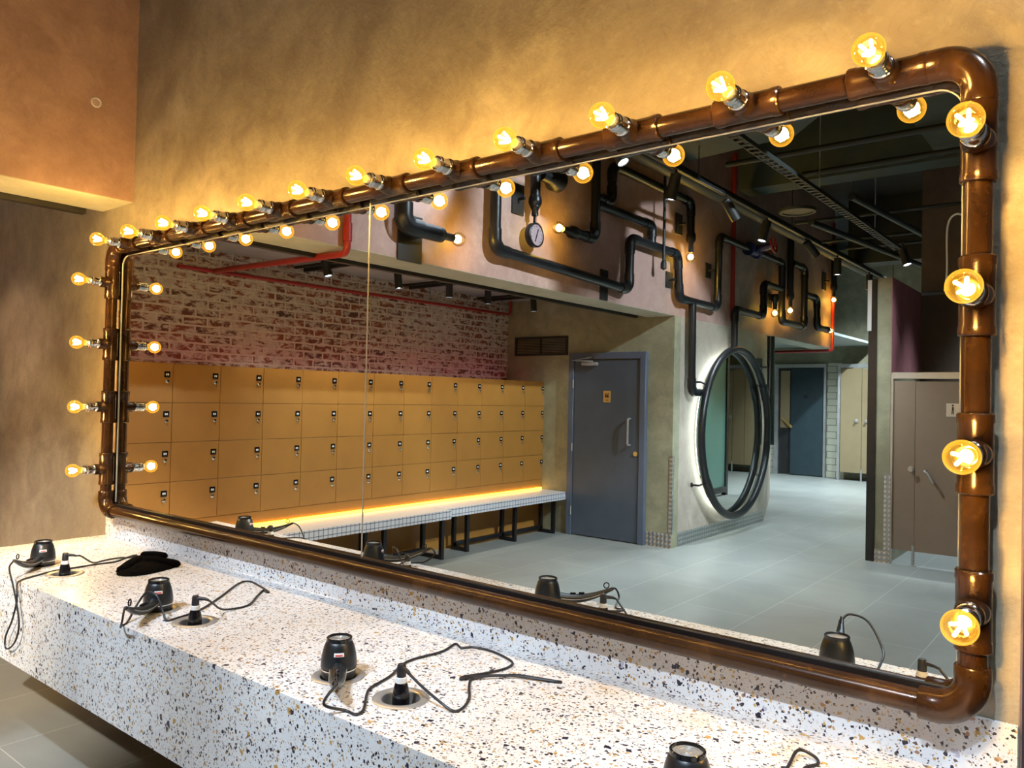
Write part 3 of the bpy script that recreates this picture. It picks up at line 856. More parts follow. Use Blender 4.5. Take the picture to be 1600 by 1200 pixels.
def locker_column(y1, label):
    """column of four lockers; y1 is its edge nearest the grey door (most negative y)"""
    t = thing('locker_column', label, 'locker', (LX - 0.3, y1 + LP / 2, 0.0), 'ochre lockers along the brick wall')
    MB().box(-6.2, LX - 0.018, y1, y1 + LP, 0, 1.885).build('carcass', 'lockerbody', t, smooth=False)
    MB().box(LX - 0.018, LX - 0.004, y1, y1 + LP, 0.0, 0.638).build('plinth_panel', 'locker', t, smooth=False)
    for k in range(4):
        z0 = 0.641 + 0.311 * k
        d = MB().box(LX - 0.018, LX, y1 + 0.0018, y1 + LP - 0.0018, z0 + 0.0018, z0 + 0.3092, 0.0012, 1).build('door', 'locker', t, smooth=False)
        yl = y1 + 0.048; zl = z0 + 0.222
        p = MB().box(LX, LX + 0.004, yl - 0.024, yl + 0.024, zl - 0.024, zl + 0.024, 0.004, 2).build('number_plate', 'gloss', d)
        MB().box(LX + 0.004, LX + 0.0045, yl - 0.012, yl - 0.002, zl - 0.008, zl + 0.008).box(LX + 0.004, LX + 0.0045, yl + 0.002, yl + 0.012, zl - 0.008, zl + 0.008).build('number', 'white', p, smooth=False)
        c = MB().lathe([(0.0155, 0), (0.0155, 0.005), (0.010, 0.008), (0.010, 0.018), (0, 0.019)], (LX, yl, zl - 0.052), (1, 0, 0), 18).build('cam_lock', 'chrome', d)
        MB().box(LX + 0.017, LX + 0.0195, yl - 0.0015, yl + 0.0015, zl - 0.088, zl - 0.050).build('key', 'chrome', c, smooth=False)
    return t


ylast = YD - 0.027
lk = locker_column(ylast + 0.004, 'ochre four-door locker column in the corner next to the vent and grey door')
for k in range(1, 15):
    dup(lk, lk.location + Vector((0, LP * k, 0)), f'ochre four-door locker column, {ORD[k] if k < 14 else "fifteenth"} from the grey door end')


def led(name, label, a, b, w, h, mat, axis=1):
    o = MB().box(a[0], a[0] + w, a[1], b[1], a[2], a[2] + h).build(name, mat, origin=a, smooth=False)
    tag(o, label, 'light strip'); return o


led('led_strip', 'glowing amber light strip along the back of the tiled bench', (LX + 0.004, YD + 0.03, 0.517), (0, -0.30, 0), 0.014, 0.022, 'ledyellow')
led('led_strip', 'pink light strip on top of the ochre lockers', (-6.05, YD + 0.1, 1.8855), (0, -0.30, 0), 0.02, 0.006, 'ledpink')


def bench(y0, y1, xf, label, legs):
    t = thing('bench', label, 'bench', ((LX + xf) / 2, (y0 + y1) / 2, 0), 'mosaic topped locker benches')
    MB().box(LX + 0.022, xf - 0.006, y0, y1, 0.425, 0.515).build('seat', 'benchtop', t, smooth=False)
    MB().box(xf - 0.006, xf, y0, y1, 0.425, 0.515).build('seat_edge', 'benchedge', t, smooth=False)
    for y in legs:
        MB().box(xf - 0.14, xf - 0.10, y - 0.02, y + 0.02, 0, 0.425).build('leg', 'black', t, smooth=False)
        MB().box(LX + 0.08, LX + 0.12, y - 0.02, y + 0.02, 0, 0.425).build('leg', 'black', t, smooth=False)
        MB().box(LX + 0.12, xf - 0.14, y - 0.02, y + 0.02, 0.0, 0.04).build('foot_rail', 'black', t, smooth=False)
    MB().box(LX + 0.08, LX + 0.12, legs[0] - 0.02, legs[-1] + 0.02, 0.04, 0.08).build('back_rail', 'black', t, smooth=False)
    return t


bench(YD + 0.02, -3.96, -5.232, 'white mosaic bench on black frame, the end beside the grey door', [-6.02, -5.25, -4.42])
bench(-3.95, -0.30, -5.150, 'white mosaic bench on black frame, the longer one away from the grey door', [-3.98 + 0.04, -3.15, -2.35, -1.55, -0.75])

# ------------------------------------------------------------------ vent, grey door
v = thing('air_vent', 'dark louvred vent high on the wall left of the grey door', 'vent', (-5.70, YD, 2.34))
MB().box(-6.12, -5.28, YD, YD + 0.02, 2.22, 2.25).box(-6.12, -5.28, YD, YD + 0.02, 2.435, 2.465).box(-6.12, -6.09, YD, YD + 0.02, 2.25, 2.435).box(-5.31, -5.28, YD, YD + 0.02, 2.25, 2.435).box(-5.71, -5.69, YD, YD + 0.018, 2.25, 2.435).build('vent_frame', 'service', v, smooth=False)
m = MB()
for k in range(9): m.box(-6.09, -5.31, YD + 0.004, YD + 0.014, 2.256 + k * 0.02, 2.266 + k * 0.02)
m.build('louvres', 'blackmat', v, smooth=False)

t = struct('door_1', MB().box(-5.145, -4.225, YD + 0.004, YD + 0.045, 0.012, 2.155, 0.003, 1), 'door')
t['label'] = 'slate blue flush door beside the lockers'
MB().box(-5.225, -5.150, YD, YD + 0.062, 0, 2.242, 0.004, 1).box(-4.220, -4.145, YD, YD + 0.062, 0, 2.242, 0.004, 1).box(-5.150, -4.220, YD, YD + 0.062, 2.162, 2.242, 0.004, 1).build('door_frame', 'doorframe', t)
pull = MB().sweep(fillet([(-4.345, YD + 0.045, 1.455), (-4.345, YD + 0.105, 1.455), (-4.345, YD + 0.105, 1.145), (-4.345, YD + 0.045, 1.145)], 0.03), 0.0125, 14).build('pull_handle', 'steel', t)
MB().lathe([(0, 0), (0.028, 0), (0.028, 0.012), (0.012, 0.014), (0.012, 0.018), (0, 0.018)], (-4.268, YD + 0.045, 1.047), (0, 1, 0), 24).build('lock_cylinder', 'gold', t)
sg = MB().box(-4.722, -4.620, YD + 0.045, YD + 0.049, 1.640, 1.778, 0.003, 1).build('sign', 'gold', t)
m = MB(); y = YD + 0.0495
m.box(-4.70, -4.642, YD + 0.049, y + 0.0005, 1.70, 1.712).box(-4.692, -4.676, YD + 0.049, y + 0.0005, 1.712, 1.748).box(-4.668, -4.648, YD + 0.049, y + 0.0005, 1.712, 1.732).box(-4.658, -4.648, YD + 0.049, y + 0.0005, 1.732, 1.752).box(-4.69, -4.65, YD + 0.049, y + 0.0005, 1.664, 1.671)
m.build('pictogram', 'blackmat', sg, smooth=False)
cl = MB().box(-5.02, -4.80, YD + 0.045, YD + 0.095, 2.085, 2.125, 0.005, 1).build('door_closer', 'steel', t)
MB().sweep([(-4.86, YD + 0.075, 2.135), (-5.06, YD + 0.22, 2.140), (-4.88, YD + 0.065, 2.185)], 0.008, 8).build('closer_arm', 'steel', cl)
for z in (0.30, 1.08, 1.86): MB().sweep([(-5.150, YD + 0.066, z - 0.05), (-5.150, YD + 0.066, z + 0.05)], 0.008, 10).build('hinge', 'steel', t)

# ------------------------------------------------------------------ alcove ceiling gear
tr = MB().box(-4.24, -4.19, -5.98, -0.05, 2.62, 2.70).build('lighting_track', 'blackmat', origin=(-4.21, -3, 2.62), smooth=False)
tag(tr, 'long black lighting track along the back of the bulkhead', 'track')


def spotlight(loc, tip, label, r, L, power, deg, target, group, color=COOL):
    """cylinder spotlight hanging from loc towards tip"""
    loc = Vector(loc); d = (Vector(tip) - loc).normalized()
    t = thing('track_spotlight', label, 'spotlight', loc, group)
    MB().lathe([(0, 0), (r, 0), (r, L), (r * 0.88, L), (r * 0.84, L - 0.012), (0, L - 0.012)], loc, d, 24).build('can', 'blackmat', t)
    MB().lathe([(r * 0.82, L - 0.010), (0, L - 0.008)], loc, d, 24).build('lens', 'lens', t)
    MB().sweep([loc + Vector((0, 0, 0.10)), loc + Vector((0, 0, 0.012))], 0.012, 10).build('bracket', 'blackmat', t)
    if power:
        spot('spot_beam', loc + d * (L + 0.012), target, power, deg, color=color, radius=r * 0.75, blend=0.7 if deg < 120 else 1.0, parent=t)
    return t


GA = 'spotlights above the lockers'
AL = [(-5.30, -2.43), (-5.30, -3.27), (-5.30, -4.0), (-5.30, -4.62), (-5.30, -5.45)]
al = ['black cylinder spotlight above lockers, first from the left with bright lens', 'black cylinder spotlight above lockers, second from the left', 'black cylinder spotlight above lockers, third from the left', 'black cylinder spotlight above lockers, fourth from the left', 'black cylinder spotlight above lockers, nearest the vent']
for (x, y), l, tl, pw in zip(AL, al, (0.05, 0.02, 0.0, 0.0, 0.01), (48, 45, 37, 27, 17)):
    spotlight((x, y, 2.86), (x + tl, y - tl * 0.4, 2.66), l, 0.037, 0.16, pw, 105, (x - 0.20, y, 0.6), GA, (1.0, 0.88, 0.74))
spotlight((-5.35, -0.50, 2.86), (-5.35, -0.49, 2.66), 'added unseen fill spot beside the end of the vanity wall', 0.037, 0.16, 26, 125, (-5.25, -0.5, 0.0), GA, (1.0, 0.66, 0.40))  # extra spot kept out of view, added to brighten this end of the wall
for k, y in enumerate((-2.9, -4.3, -5.6)):
    m = MB().box(-6.2, -4.26, y - 0.02, y + 0.02, 2.885, 2.925).box(-6.2, -4.26, y + 0.10, y + 0.13, 2.900, 2.925)
    o = m.build('ceiling_channel', 'service', origin=(-5.2, y, 2.9), smooth=False)
    tag(o, ['grey ceiling channel near the first locker spotlight', 'grey ceiling channel over the middle lockers', 'grey ceiling channel nearest the vent'][k], 'channel')

# red sprinkler pipes
o = MB().sweep(fillet([(-6.17, -1.55, 2.745), (-6.17, -6.10, 2.765), (-6.17, -6.10, 2.95)], 0.06), 0.018, 14).build('sprinkler_pipe', 'red', origin=(-6.17, -3.5, 2.75))
tag(o, 'red sprinkler pipe running along the brick wall above the lockers', 'pipe')
m = MB()
for y in (-1.6, -2.1, -3.2, -4.6, -5.9): m.sweep([(-6.17, y, 2.77), (-6.17, y, 2.945)], 0.006, 8)
m.build('hanger_rod', 'chrome', o)
o = MB().sweep(fillet([(-6.13, -1.88, 2.745), (-3.785, -1.42, 2.60), (-3.785, -1.42, 4.6)], 0.05), 0.024, 16).build('sprinkler_pipe', 'red', origin=(-3.775, -1.42, 2.6))
tag(o, 'red pipe crossing under the bulkhead and rising up its face', 'pipe')
MB().sweep([(-3.785, -1.42, 2.68), (-3.785, -1.42, 2.80)], 0.031, 16).build('coupling', 'red', o)
o = MB().sweep([(-3.78, -7.70, 2.72), (-3.78, -7.70, 4.9)], 0.028, 12).build('sprinkler_pipe', 'red', origin=(-3.78, -7.7, 2.72))
tag(o, 'thin red vertical pipe on the wall above the round mirror', 'pipe')
o = MB().sweep(fillet([(-3.78, -12.0, 4.8), (-3.78, -12.0, 2.60), (-6.5, -11.9, 2.585)], 0.05), 0.026, 12).build('sprinkler_pipe', 'red', origin=(-3.78, -12, 2.6))
tag(o, 'red pipe at the far end, turning under the corridor opening', 'pipe')

# ------------------------------------------------------------------ black decorative pipework on the bulkhead
XP = -3.735
GP = 'black decorative pipes on the bulkhead'


def black_pipe(label, pts, r=0.045, fil=0.13, plates=(), x=XP):
    P = [Vector((x, -y, z)) for y, z in pts]
    o = MB().sweep(fillet(P, fil), r, 16).build('wall_pipe', 'black', origin=P[0])
    tag(o, label, 'pipe', GP)
    for i in range(1, len(P) - 1):
        a = (P[i - 1] - P[i]).normalized(); b = (P[i + 1] - P[i]).normalized()
        la, lb = min(fil, (P[i - 1] - P[i]).length * 0.49), min(fil, (P[i + 1] - P[i]).length * 0.49)
        q = fillet([P[i] + a * (la + 0.03), P[i], P[i] + b * (lb + 0.03)], min(la, lb))
        MB().sweep(q, r * 1.16, 16).build('elbow', 'black', o)
    for (y, z, w, h) in plates:
        MB().box(XS + 0.001, XS + 0.014, -y - w / 2, -y + w / 2, z - h / 2, z + h / 2, 0.003, 1).build('fixing_plate', 'blackmat', o)
        MB().sweep([(XS + 0.01, -y, z), (x, -y, z)], 0.014, 8).build('standoff', 'blackmat', o)
    return o


black_pipe('long stepped black pipe, rising and falling along the bulkhead to the blue valve', [(2.86, 4.7), (2.86, 2.86), (4.98, 2.79), (4.99, 3.32), (6.05, 3.32), (6.10, 2.83), (7.13, 2.83), (7.15, 3.72), (9.35, 3.72), (9.38, 3.56)], plates=[(4.63, 2.80, 0.14, 0.30), (6.0, 3.03, 0.16, 0.18), (7.02, 3.28, 0.16, 0.18)])
black_pipe('black pipe dropping from a tee into the left side of the round mirror ring', [(6.44, 2.83), (6.46, 1.78), (6.86, 1.78)])
black_pipe('black pipe ending down in a loop beside the far warm bulbs', [(9.36, 3.72), (9.38, 2.87), (10.36, 2.87), (10.36, 3.78), (9.80, 3.78)], r=0.05)
black_pipe('short black pipe stepping down to the farthest low bulb', [(10.38, 3.38), (10.98, 3.38), (11.0, 2.92), (11.50, 2.92)], r=0.05)
black_pipe('black pipe rising from the top of the round mirror ring', [(7.67, 2.36), (7.67, 2.87), (8.65, 2.87), (8.65, 3.33), (9.33, 3.33)], plates=[(9.08, 3.14, 0.2, 0.2)])
black_pipe('vertical black pipe holding the pressure gauge', [(3.38, 4.7), (3.38, 3.30)], plates=[(3.24, 3.35, 0.16, 0.26)])
black_pipe('black pipe hooking left to a lone bulb beside the gauge', [(4.33, 4.7), (4.33, 3.19), (3.95, 3.19)], plates=[])
black_pipe('black pipe arching along the top of the bulkhead to a hanging bulb', [(4.35, 3.60), (4.62, 3.60), (4.62, 3.97), (6.36, 3.97), (6.36, 3.56)], plates=[(6.22, 3.70, 0.16, 0.24)])
black_pipe('black pipe stepping down from the upright to join the long run', [(4.36, 3.53), (5.44, 3.53), (5.44, 3.34)])
black_pipe('black upright pipe with far hanging bulb inside the loop', [(9.72, 4.2), (9.72, 3.25)], r=0.05)
black_pipe('farthest black upright pipe with bulb at its foot', [(11.88, 4.4), (11.88, 3.64)], r=0.05, plates=[(11.6, 3.75, 0.2, 0.3)])
black_pipe('black pipe from the ceiling elbowing to the lone bulb by the red pipe', [(1.86, 4.7), (1.86, 2.86), (2.24, 2.86)], r=0.058, plates=[(2.0, 2.80, 0.24, 0.34)])
black_pipe('tall black pipe bracket right of the round mirror', [(8.76, 2.60), (8.80, 1.10)], r=0.05, fil=0.05, plates=[(8.74, 2.17, 0.2, 0.25)], x=-3.66)
o = MB().sweep([(XP + 0.06, -5.60, 4.2), (XP + 0.06, -5.60, 3.16)], 0.016, 10).lathe([(0.016, 0), (0.032, 0.03), (0.032, 0.09), (0, 0.11)], (XP + 0.06, -5.60, 3.18), (0, 0, -1), 16).build('drop_rod', 'blackmat', origin=(XP, -5.6, 3.1))
tag(o, 'thin black rod with a small pendant end in front of the pipes', 'rod')
# pressure gauge
gy, gz = -3.38, 3.06
g = thing('pressure_gauge', 'round pressure gauge with pinkish dial hanging from a black pipe', 'gauge', (XP, gy, gz))
MB().lathe([(0, -0.03), (0.098, -0.03), (0.105, -0.02), (0.105, 0.025), (0.092, 0.03), (0.090, 0.02), (0, 0.02)], (XP, gy, gz), (1, 0, 0), 36).build('case', 'black', g)
dl = MB().lathe([(0.090, 0.021), (0, 0.0215)], (XP, gy, gz), (1, 0, 0), 36).build('dial', 'gauge', g)
MB().sweep([(XP + 0.025, gy + 0.02, gz - 0.06), (XP + 0.025, gy - 0.02, gz + 0.05)], 0.004, 6).build('needle', 'blackmat', g)
m = MB()
for k in range(11):
    a = math.radians(-45 + 27 * k); m.box(XP + 0.0216, XP + 0.0222, gy + 0.074 * math.cos(a) - 0.004, gy + 0.074 * math.cos(a) + 0.004, gz + 0.074 * math.sin(a) - 0.004, gz + 0.074 * math.sin(a) + 0.004)
m.build('scale_marks', 'blackmat', dl, smooth=False)
MB().lathe([(0.05, 0.0), (0.058, 0.03), (0.058, 0.06), (0.030, 0.12), (0.030, 0.17), (0.014, 0.175), (0.014, 0.235), (0, 0.235)], (XP, gy, gz + 0.335), (0, 0, -1), 20).build('reducer', 'black', g)
# blue valve with red hand wheel
vv = thing('gate_valve', 'blue gate valve with a red hand wheel on the black pipe', 'valve', (XP, -8.25, 3.70))
MB().lathe([(0.09, -0.16), (0.09, -0.13), (0.06, -0.12), (0.085, 0), (0.06, 0.12), (0.09, 0.13), (0.09, 0.16), (0, 0.16)], (XP, -8.25, 3.72), (0, 1, 0), 24).build('body', 'blue', vv)
MB().sweep([(XP, -8.25, 3.72), (XP + 0.26, -8.25, 3.76)], 0.045, 14).build('bonnet', 'blue', vv)
w = MB().torus((XP + 0.28, -8.25, 3.762), 0.10, 0.013, (1, 0, 0.15), 32, 8)
for k in range(4):
    a = k * PI / 2 + 0.4; w.sweep([(XP + 0.28, -8.25, 3.762), (XP + 0.28, -8.25 + 0.1 * math.cos(a), 3.762 + 0.1 * math.sin(a))], 0.008, 6)
w.build('hand_wheel', 'red', vv)
vt = thing('tap_valve', 'black valve body beside the pipe that holds the gauge', 'valve', (XP, -3.62, 3.60))
MB().lathe([(0, -0.2), (0.05, -0.2), (0.06, -0.08), (0.10, -0.02), (0.10, 0.06), (0.05, 0.12), (0, 0.13)], (XP, -3.66, 3.60), (0, -1, 0), 20).build('body', 'black', vt)

# lamps on the black pipes
GW = 'warm bulbs on the black pipework'
PB = bpy.data.objects.new('x', None)


def pipe_bulb(y, z, d, label, watts):
    root = thing('pipe_bulb', label, 'light bulb', (XP, -y, z), GW)
    d = Vector(d); o = Vector((XP, -y, z)); r = 0.055
    MB().lathe([(0.052, -0.27), (0.058, -0.25), (0.058, -0.19), (0.030, -0.15), (0.030, -0.05), (0, -0.05)], o, d, 18).build('lamp_holder', 'black', root)
    prof = [(0.022, -0.06), (0.026, -0.045)] + [(r * math.cos(math.radians(a)), 0.010 + r * math.sin(math.radians(a))) for a in range(-50, 90, 14)] + [(0, 0.010 + r)]
    MB().lathe(prof, o, d, 24).build('globe', 'clearbulb', root)
    m = MB(); q = Vector((0, 0, 1)).rotation_difference(d)
    for k in range(4):
        a = k * PI / 2; e = q @ Vector((math.cos(a), math.sin(a), 0)); m.sweep([o - d * 0.03 + e * 0.006, o + d * 0.025 + e * 0.016], 0.004, 6)
    m.build('filament', 'filament', root)
    l = bpy.data.lights.new('bulb_light', 'POINT'); l.energy = watts; l.color = (1.0, 0.60, 0.07); l.shadow_soft_size = 0.03
    lo = bpy.data.objects.new('bulb_light', l); COL.objects.link(lo); lo.parent = root; lo.location = (0, 0, 0)
    return root


pipe_bulb(2.42, 2.86, (0, -1, 0), 'warm bulb on the elbow pipe near the red pipe', 8)
pipe_bulb(3.74, 3.19, (0, 1, 0), 'warm bulb beside the pressure gauge', 8)
pipe_bulb(6.37, 3.34, (0, 0, -1), 'warm bulb hanging under the arching pipe', 21)
pipe_bulb(9.10, 2.96, (0, 0, -1), 'far warm bulb left of the pipe loop', 10)
pipe_bulb(9.73, 3.06, (0, 0, -1), 'far warm bulb hanging inside the pipe loop', 10)
pipe_bulb(11.72, 2.92, (0, -1, 0), 'lowest far warm bulb by the corner red pipe', 10)
pipe_bulb(11.88, 3.46, (0, 0, -1), 'highest far warm bulb by the corner red pipe', 10)
bpy.data.objects.remove(PB)

# ------------------------------------------------------------------ round mirror
RY, RZ, RR = -7.62, 1.295, 1.05
rm = thing('round_mirror', 'large round mirror in a black pipe ring with white backlight', 'mirror', (XS, RY, 0.2))
MB().lathe([(0, 0.085), (RR - 0.02, 0.085), (RR - 0.02, 0.097), (0, 0.097)], (XS, RY, RZ), (1, 0, 0), 96).build('mirror_disc', 'mirror', rm)
rg = MB().torus((XS + 0.165, RY, RZ), RR, 0.046, (1, 0, 0), 96, 14).build('ring_pipe', 'black', rm)
for a in (-38, 150): 
    aa = math.radians(a); pts = [(XS + 0.165, RY + RR * math.cos(math.radians(a + k)), RZ + RR * math.sin(math.radians(a + k))) for k in range(-6, 7, 2)]
    MB().sweep(pts, 0.053, 16).build('coupling', 'black', rg)
MB().torus((XS + 0.055, RY, RZ), RR - 0.10, 0.014, (1, 0, 0), 72, 8).build('backlight', 'ledwhite', rm)
for a in (33, 147, 213, 327):
    aa = math.radians(a); p = Vector((XS, RY + 1.12 * math.cos(aa), RZ + 1.12 * math.sin(aa)))
    b = MB().lathe([(0, 0), (0.03, 0), (0.03, 0.015), (0.012, 0.02), (0.012, 0.10), (0, 0.10)], p, (1, 0, 0), 14).build('bracket', 'black', rm)
    q = Vector((XS + 0.165, RY + RR * math.cos(aa), RZ + RR * math.sin(aa))); MB().sweep([p + Vector((0.095, 0, 0)), q], 0.012, 8).build('stay', 'black', b)

# ================================================================== main ceiling services
MT = -3.10
tk = thing('lighting_track', 'long black lighting track hung in front of the bulkhead', 'track', (MT, -7.5, 3.84))
MB().box(MT - 0.018, MT + 0.018, -13.5, -3.2, 3.84, 3.875).build('rail', 'blackmat', tk, smooth=False)
m = MB()
m.box(MT - 0.021, MT - 0.018, -13.5, -3.2, 3.843, 3.847).box(MT + 0.018, MT + 0.021, -13.5, -3.2, 3.843, 3.847)
m.build('edge_strip', 'alu', tk, smooth=False)
for y in (-4.2, -5.2, -7.9, -10.6, -13.2): MB().sweep([(MT, y, 3.875), (MT, y, 5.2 if y < -6 else 4.2)], 0.006, 6).build('drop_rod', 'service', tk)
o = MB().sweep([(-3.45, -1.2, 4.05), (-3.45, -14.0, 4.05)], 0.085, 18).build('service_duct', 'service', origin=(-3.45, -7, 4.05)); tag(o, 'dark grey round duct running along the top of the bulkhead', 'duct')
GS = 'spotlights on the bulkhead track'
MS = [(-3.55, (0.12, 0, -0.2), 'black track spotlight nearest the mirror wall', (-2.2, -3.4, 0)),
      (-4.72, (-0.06, 0.0, -0.26), 'black track spotlight above the arching pipe', (-2.0, -4.6, 0)),
      (-5.85, (0.10, -0.16, -0.26), 'tilted black track spotlight above the hanging bulb', (-1.8, -6.6, 0)),
      (-7.05, (-0.05, 0.05, -0.26), 'black track spotlight above the blue valve', (-2.6, -7.3, 0)),
      (-8.45, (0.12, -0.20, -0.22), 'tilted black track spotlight over the pipe loop', (-2.2, -9.6, 0)),
      (-9.85, (0.0, 0.0, -0.26), 'black track spotlight, third from the far end', (-3.0, -10.4, 0)),
      (-11.6, (0.0, 0.0, -0.26), 'black track spotlight, second from the far end', (-3.2, -12.2, 0)),
      (-13.2, (0.03, -0.03, -0.26), 'black track spotlight at the far end of the rail', (-3.6, -14.5, 0))]
for y, d, lab, tg in MS:
    lo = Vector((MT, y, 3.80)); spotlight(lo, lo + Vector(d), lab, 0.052, 0.24, 260, 80, tg, GS)
lo = Vector((-2.1, -9.2, 3.72))
spotlight(lo, lo + Vector((0.06, 0.02, -0.2)), 'lone black spotlight above the toilet cubicles', 0.055, 0.22, 30, 80, (-1.3, -7.6, 1.0), GS)
# unseen fill spots added under the slab to brighten walls, floor and cubicle
GD = 'fill spots added overhead'
for k, (x, y, w, lab, tg, deg) in enumerate((
        (0.6, -3.2, 950, 'added unseen fill spot under the slab, nearest the vanity', (-3.8, -3.9, 2.5), 74),
        (1.2, -4.4, 1300, 'added unseen fill spot under the slab, in front of the cubicles', (-4.3, -6.4, 1.4), 50),
        (0.8, -5.6, 900, 'added unseen fill spot under the slab, over the open floor', (-1.2, -5.2, 0), 100),
        (-0.2, -10.2, 1100, 'added unseen fill spot under the slab, behind the glass screen', (-0.9, -10.2, 0), 100),
        (-2.4, -14.3, 1500, 'added unseen fill spot under the slab, near the far cubicles', (-3.6, -15.0, 0.6), 110),
        (0.9, -4.8, 3000, 'added unseen fill spot under the slab, aimed at the end of the vanity', (-4.6, -0.7, 0.2), 22),
        (1.7, -0.5, 260, 'added unseen fill spot under the slab, right of the mirror wall', (0.08, 0.4, 1.6), 60),
        (-0.9, -7.9, 900, 'added unseen fill spot inside the taupe toilet cubicle', (-0.9, -7.9, 0), 44))):
    lo = Vector((x, y, 4.95)); tv = (Vector(tg) - lo).normalized(); spotlight(lo, lo + tv * 0.3, lab, 0.08, 0.2, w, deg, tg, GD, (1.0, 0.88, 0.72) if deg == 22 else COOL)
lo = Vector((-5.2, -14.2, 2.985)); spotlight(lo, lo + Vector((0, 0, -0.3)), 'added fill spot in the corridor ceiling before the far door', 0.10, 0.03, 420, 140, (-5.2, -14.6, 0), GD)  # extra lamp added to soften the hard shadow on the far door
# second rail, over the vanity, whose spots light the counter and the wall
VY, VZ = -3.05, 4.40
t2 = MB().box(-3.65, 1.5, VY - 0.02, VY + 0.02, VZ + 0.03, VZ + 0.065).build('lighting_track', 'blackmat', origin=(-1.2, VY, VZ), smooth=False)
tag(t2, 'black lighting track over the open floor, its spots turned to the vanity', 'track')
for k, x in enumerate((-3.5, -2.6, -1.7, -0.8, 0.1)):
    lo = Vector((x, VY, VZ)); tg = Vector((-4.0 + k * 1.05, -0.40, 0.9)); d = (tg - lo).normalized()
    spotlight(lo, lo + d, f'black spotlight on the vanity track, {ORD[k]} from the locker side', 0.052, 0.24, 345, 32, tg, 'spotlights over the vanity', (0.72, 0.86, 1.0))

o = MB().prism([(-3.50, -3.4), (-3.50, -5.05), (-3.42, -5.6), (-2.25, -5.45), (-1.85, -5.0), (-1.2, -4.75), (-0.4, -4.6), (-0.4, -3.4)], 4.2, 4.6).build('air_duct', 'beamgrey', origin=(-2, -4, 4.2), smooth=False); tag(o, 'broad grey insulated air duct under the dark ceiling', 'duct')
o = MB().prism([(-1.35, -5.2), (-1.35, -7.2), (0.6, -7.2), (0.6, -5.2)], 4.3, 4.65).build('air_duct', 'beamgrey', origin=(-0.4, -6.2, 4.3), smooth=False); tag(o, 'grey duct slab at the upper right under the ceiling', 'duct')
struct('beam_1', MB().box(-3.6, 3.6, -7.75, -7.4, 4.32, 5.2), 'beamgrey')
struct('beam_2', MB().box(-3.6, 3.6, -12.6, -12.2, 4.1, 5.2), 'service')
ct = thing('cable_tray', 'perforated cable tray crossing the dark ceiling', 'cable tray', (-2.37, -6, 3.9))
m = MB()
for y in range(60): m.box(-2.41, -2.33, -3.0 - y * 0.12 - 0.05, -3.0 - y * 0.12, 3.90, 3.906)
m.build('tray_bed', 'service', ct, smooth=False)
MB().box(-2.42, -2.41, -10.2, -3.0, 3.90, 3.94).build('side_rail', 'service', ct, smooth=False)
MB().box(-2.33, -2.32, -10.2, -3.0, 3.90, 3.94).build('side_rail', 'service', ct, smooth=False)
for y in (-4.4, -6.6, -8.9): MB().sweep([(-2.37, y, 3.94), (-2.37, y, 5.2 if y < -6 else 4.2)], 0.006, 6).build('drop_rod', 'alu', ct)
for k, (y, z, x0, x1) in enumerate(((-6.1, 4.25, -3.2, 1.0), (-6.75, 4.20, -2.6, 0.6), (-8.6, 4.1, -3.3, 2.0), (-9.8, 4.05, -3.3, 2.0), (-11.0, 4.15, -3.3, 2.0))):
    o = MB().sweep([(x0, y, z), (x1, y, z)], 0.03 if k < 2 else 0.022, 10).build('ceiling_conduit', 'service', origin=(x0, y, z)); tag(o, f'grey conduit across the dark ceiling, {ORD[k]} from the vanity', 'conduit', 'conduits across the ceiling')
for k, (x0, y0, x1, y1, z) in enumerate(((-2.2, -7.2, -1.75, -12.1, 4.0), (-2.9, -8.0, -2.4, -12.1, 3.95))):
    o = MB().sweep([(x0, y0, z), (x1, y1, z)], 0.04, 10).build('ceiling_conduit', 'service', origin=(x0, y0, z)); tag(o, ['thicker grey conduit beyond the cable tray', 'grey conduit between the tray and the bulkhead track'][k], 'conduit')
o = MB().lathe([(0, 0.012), (0.165, 0.012), (0.17, 0), (0.20, 0), (0.205, 0.01), (0.205, 0.035), (0, 0.04)], (-2.75, -7.05, 3.86), (0, 0, 1), 32).build('ceiling_diffuser', 'service', origin=(-2.75, -7.05, 3.86)); tag(o, 'round grey ceiling diffuser beside the track', 'vent')
o = MB().sweep(smooth_path([(-1.02, -6.95, 3.55), (-1.14, -6.98, 3.62), (-1.22, -7.0, 3.50), (-1.22, -7.0, 3.05), (-1.24, -7.0, 2.85)], 6), 0.010, 8).build('loose_cable', 'white', origin=(-1.2, -7, 2.85)); tag(o, 'loose white cable dangling above the toilet cubicles', 'cable')
o = MB().sweep([(-1.45, -7.02, 2.84), (-0.2, -7.02, 2.84)], 0.022, 10).build('rail', 'blackmat', origin=(-1.45, -7.02, 2.84)); tag(o, 'short black rail above the toilet cubicles', 'rail')

# ================================================================== glass screen, cubicles, far end
gs = thing('glass_screen', 'tall black framed frosted glass screen beside the corridor', 'screen', (-1.945, -9.3, 0))
for y0, y1 in ((-7.19, -7.105), (-11.62, -11.53)): MB().box(-1.985, -1.902, y0, y1, 0.0, 3.04).build('stile', 'black', gs, smooth=False)
MB().box(-1.985, -1.902, -11.53, -7.19, 0.05, 0.15).build('bottom_rail', 'black', gs, smooth=False)
MB().box(-1.985, -1.902, -11.53, -7.19, 2.95, 3.04).build('top_rail', 'black', gs, smooth=False)
MB().box(-1.955, -1.935, -11.53, -7.19, 0.15, 2.95).build('glass_pane', 'frosted', gs, smooth=False)
MB().box(-1.995, -1.955, -7.104, -7.098, 2.48, 3.03).build('top_bracket', 'white', gs, smooth=False)

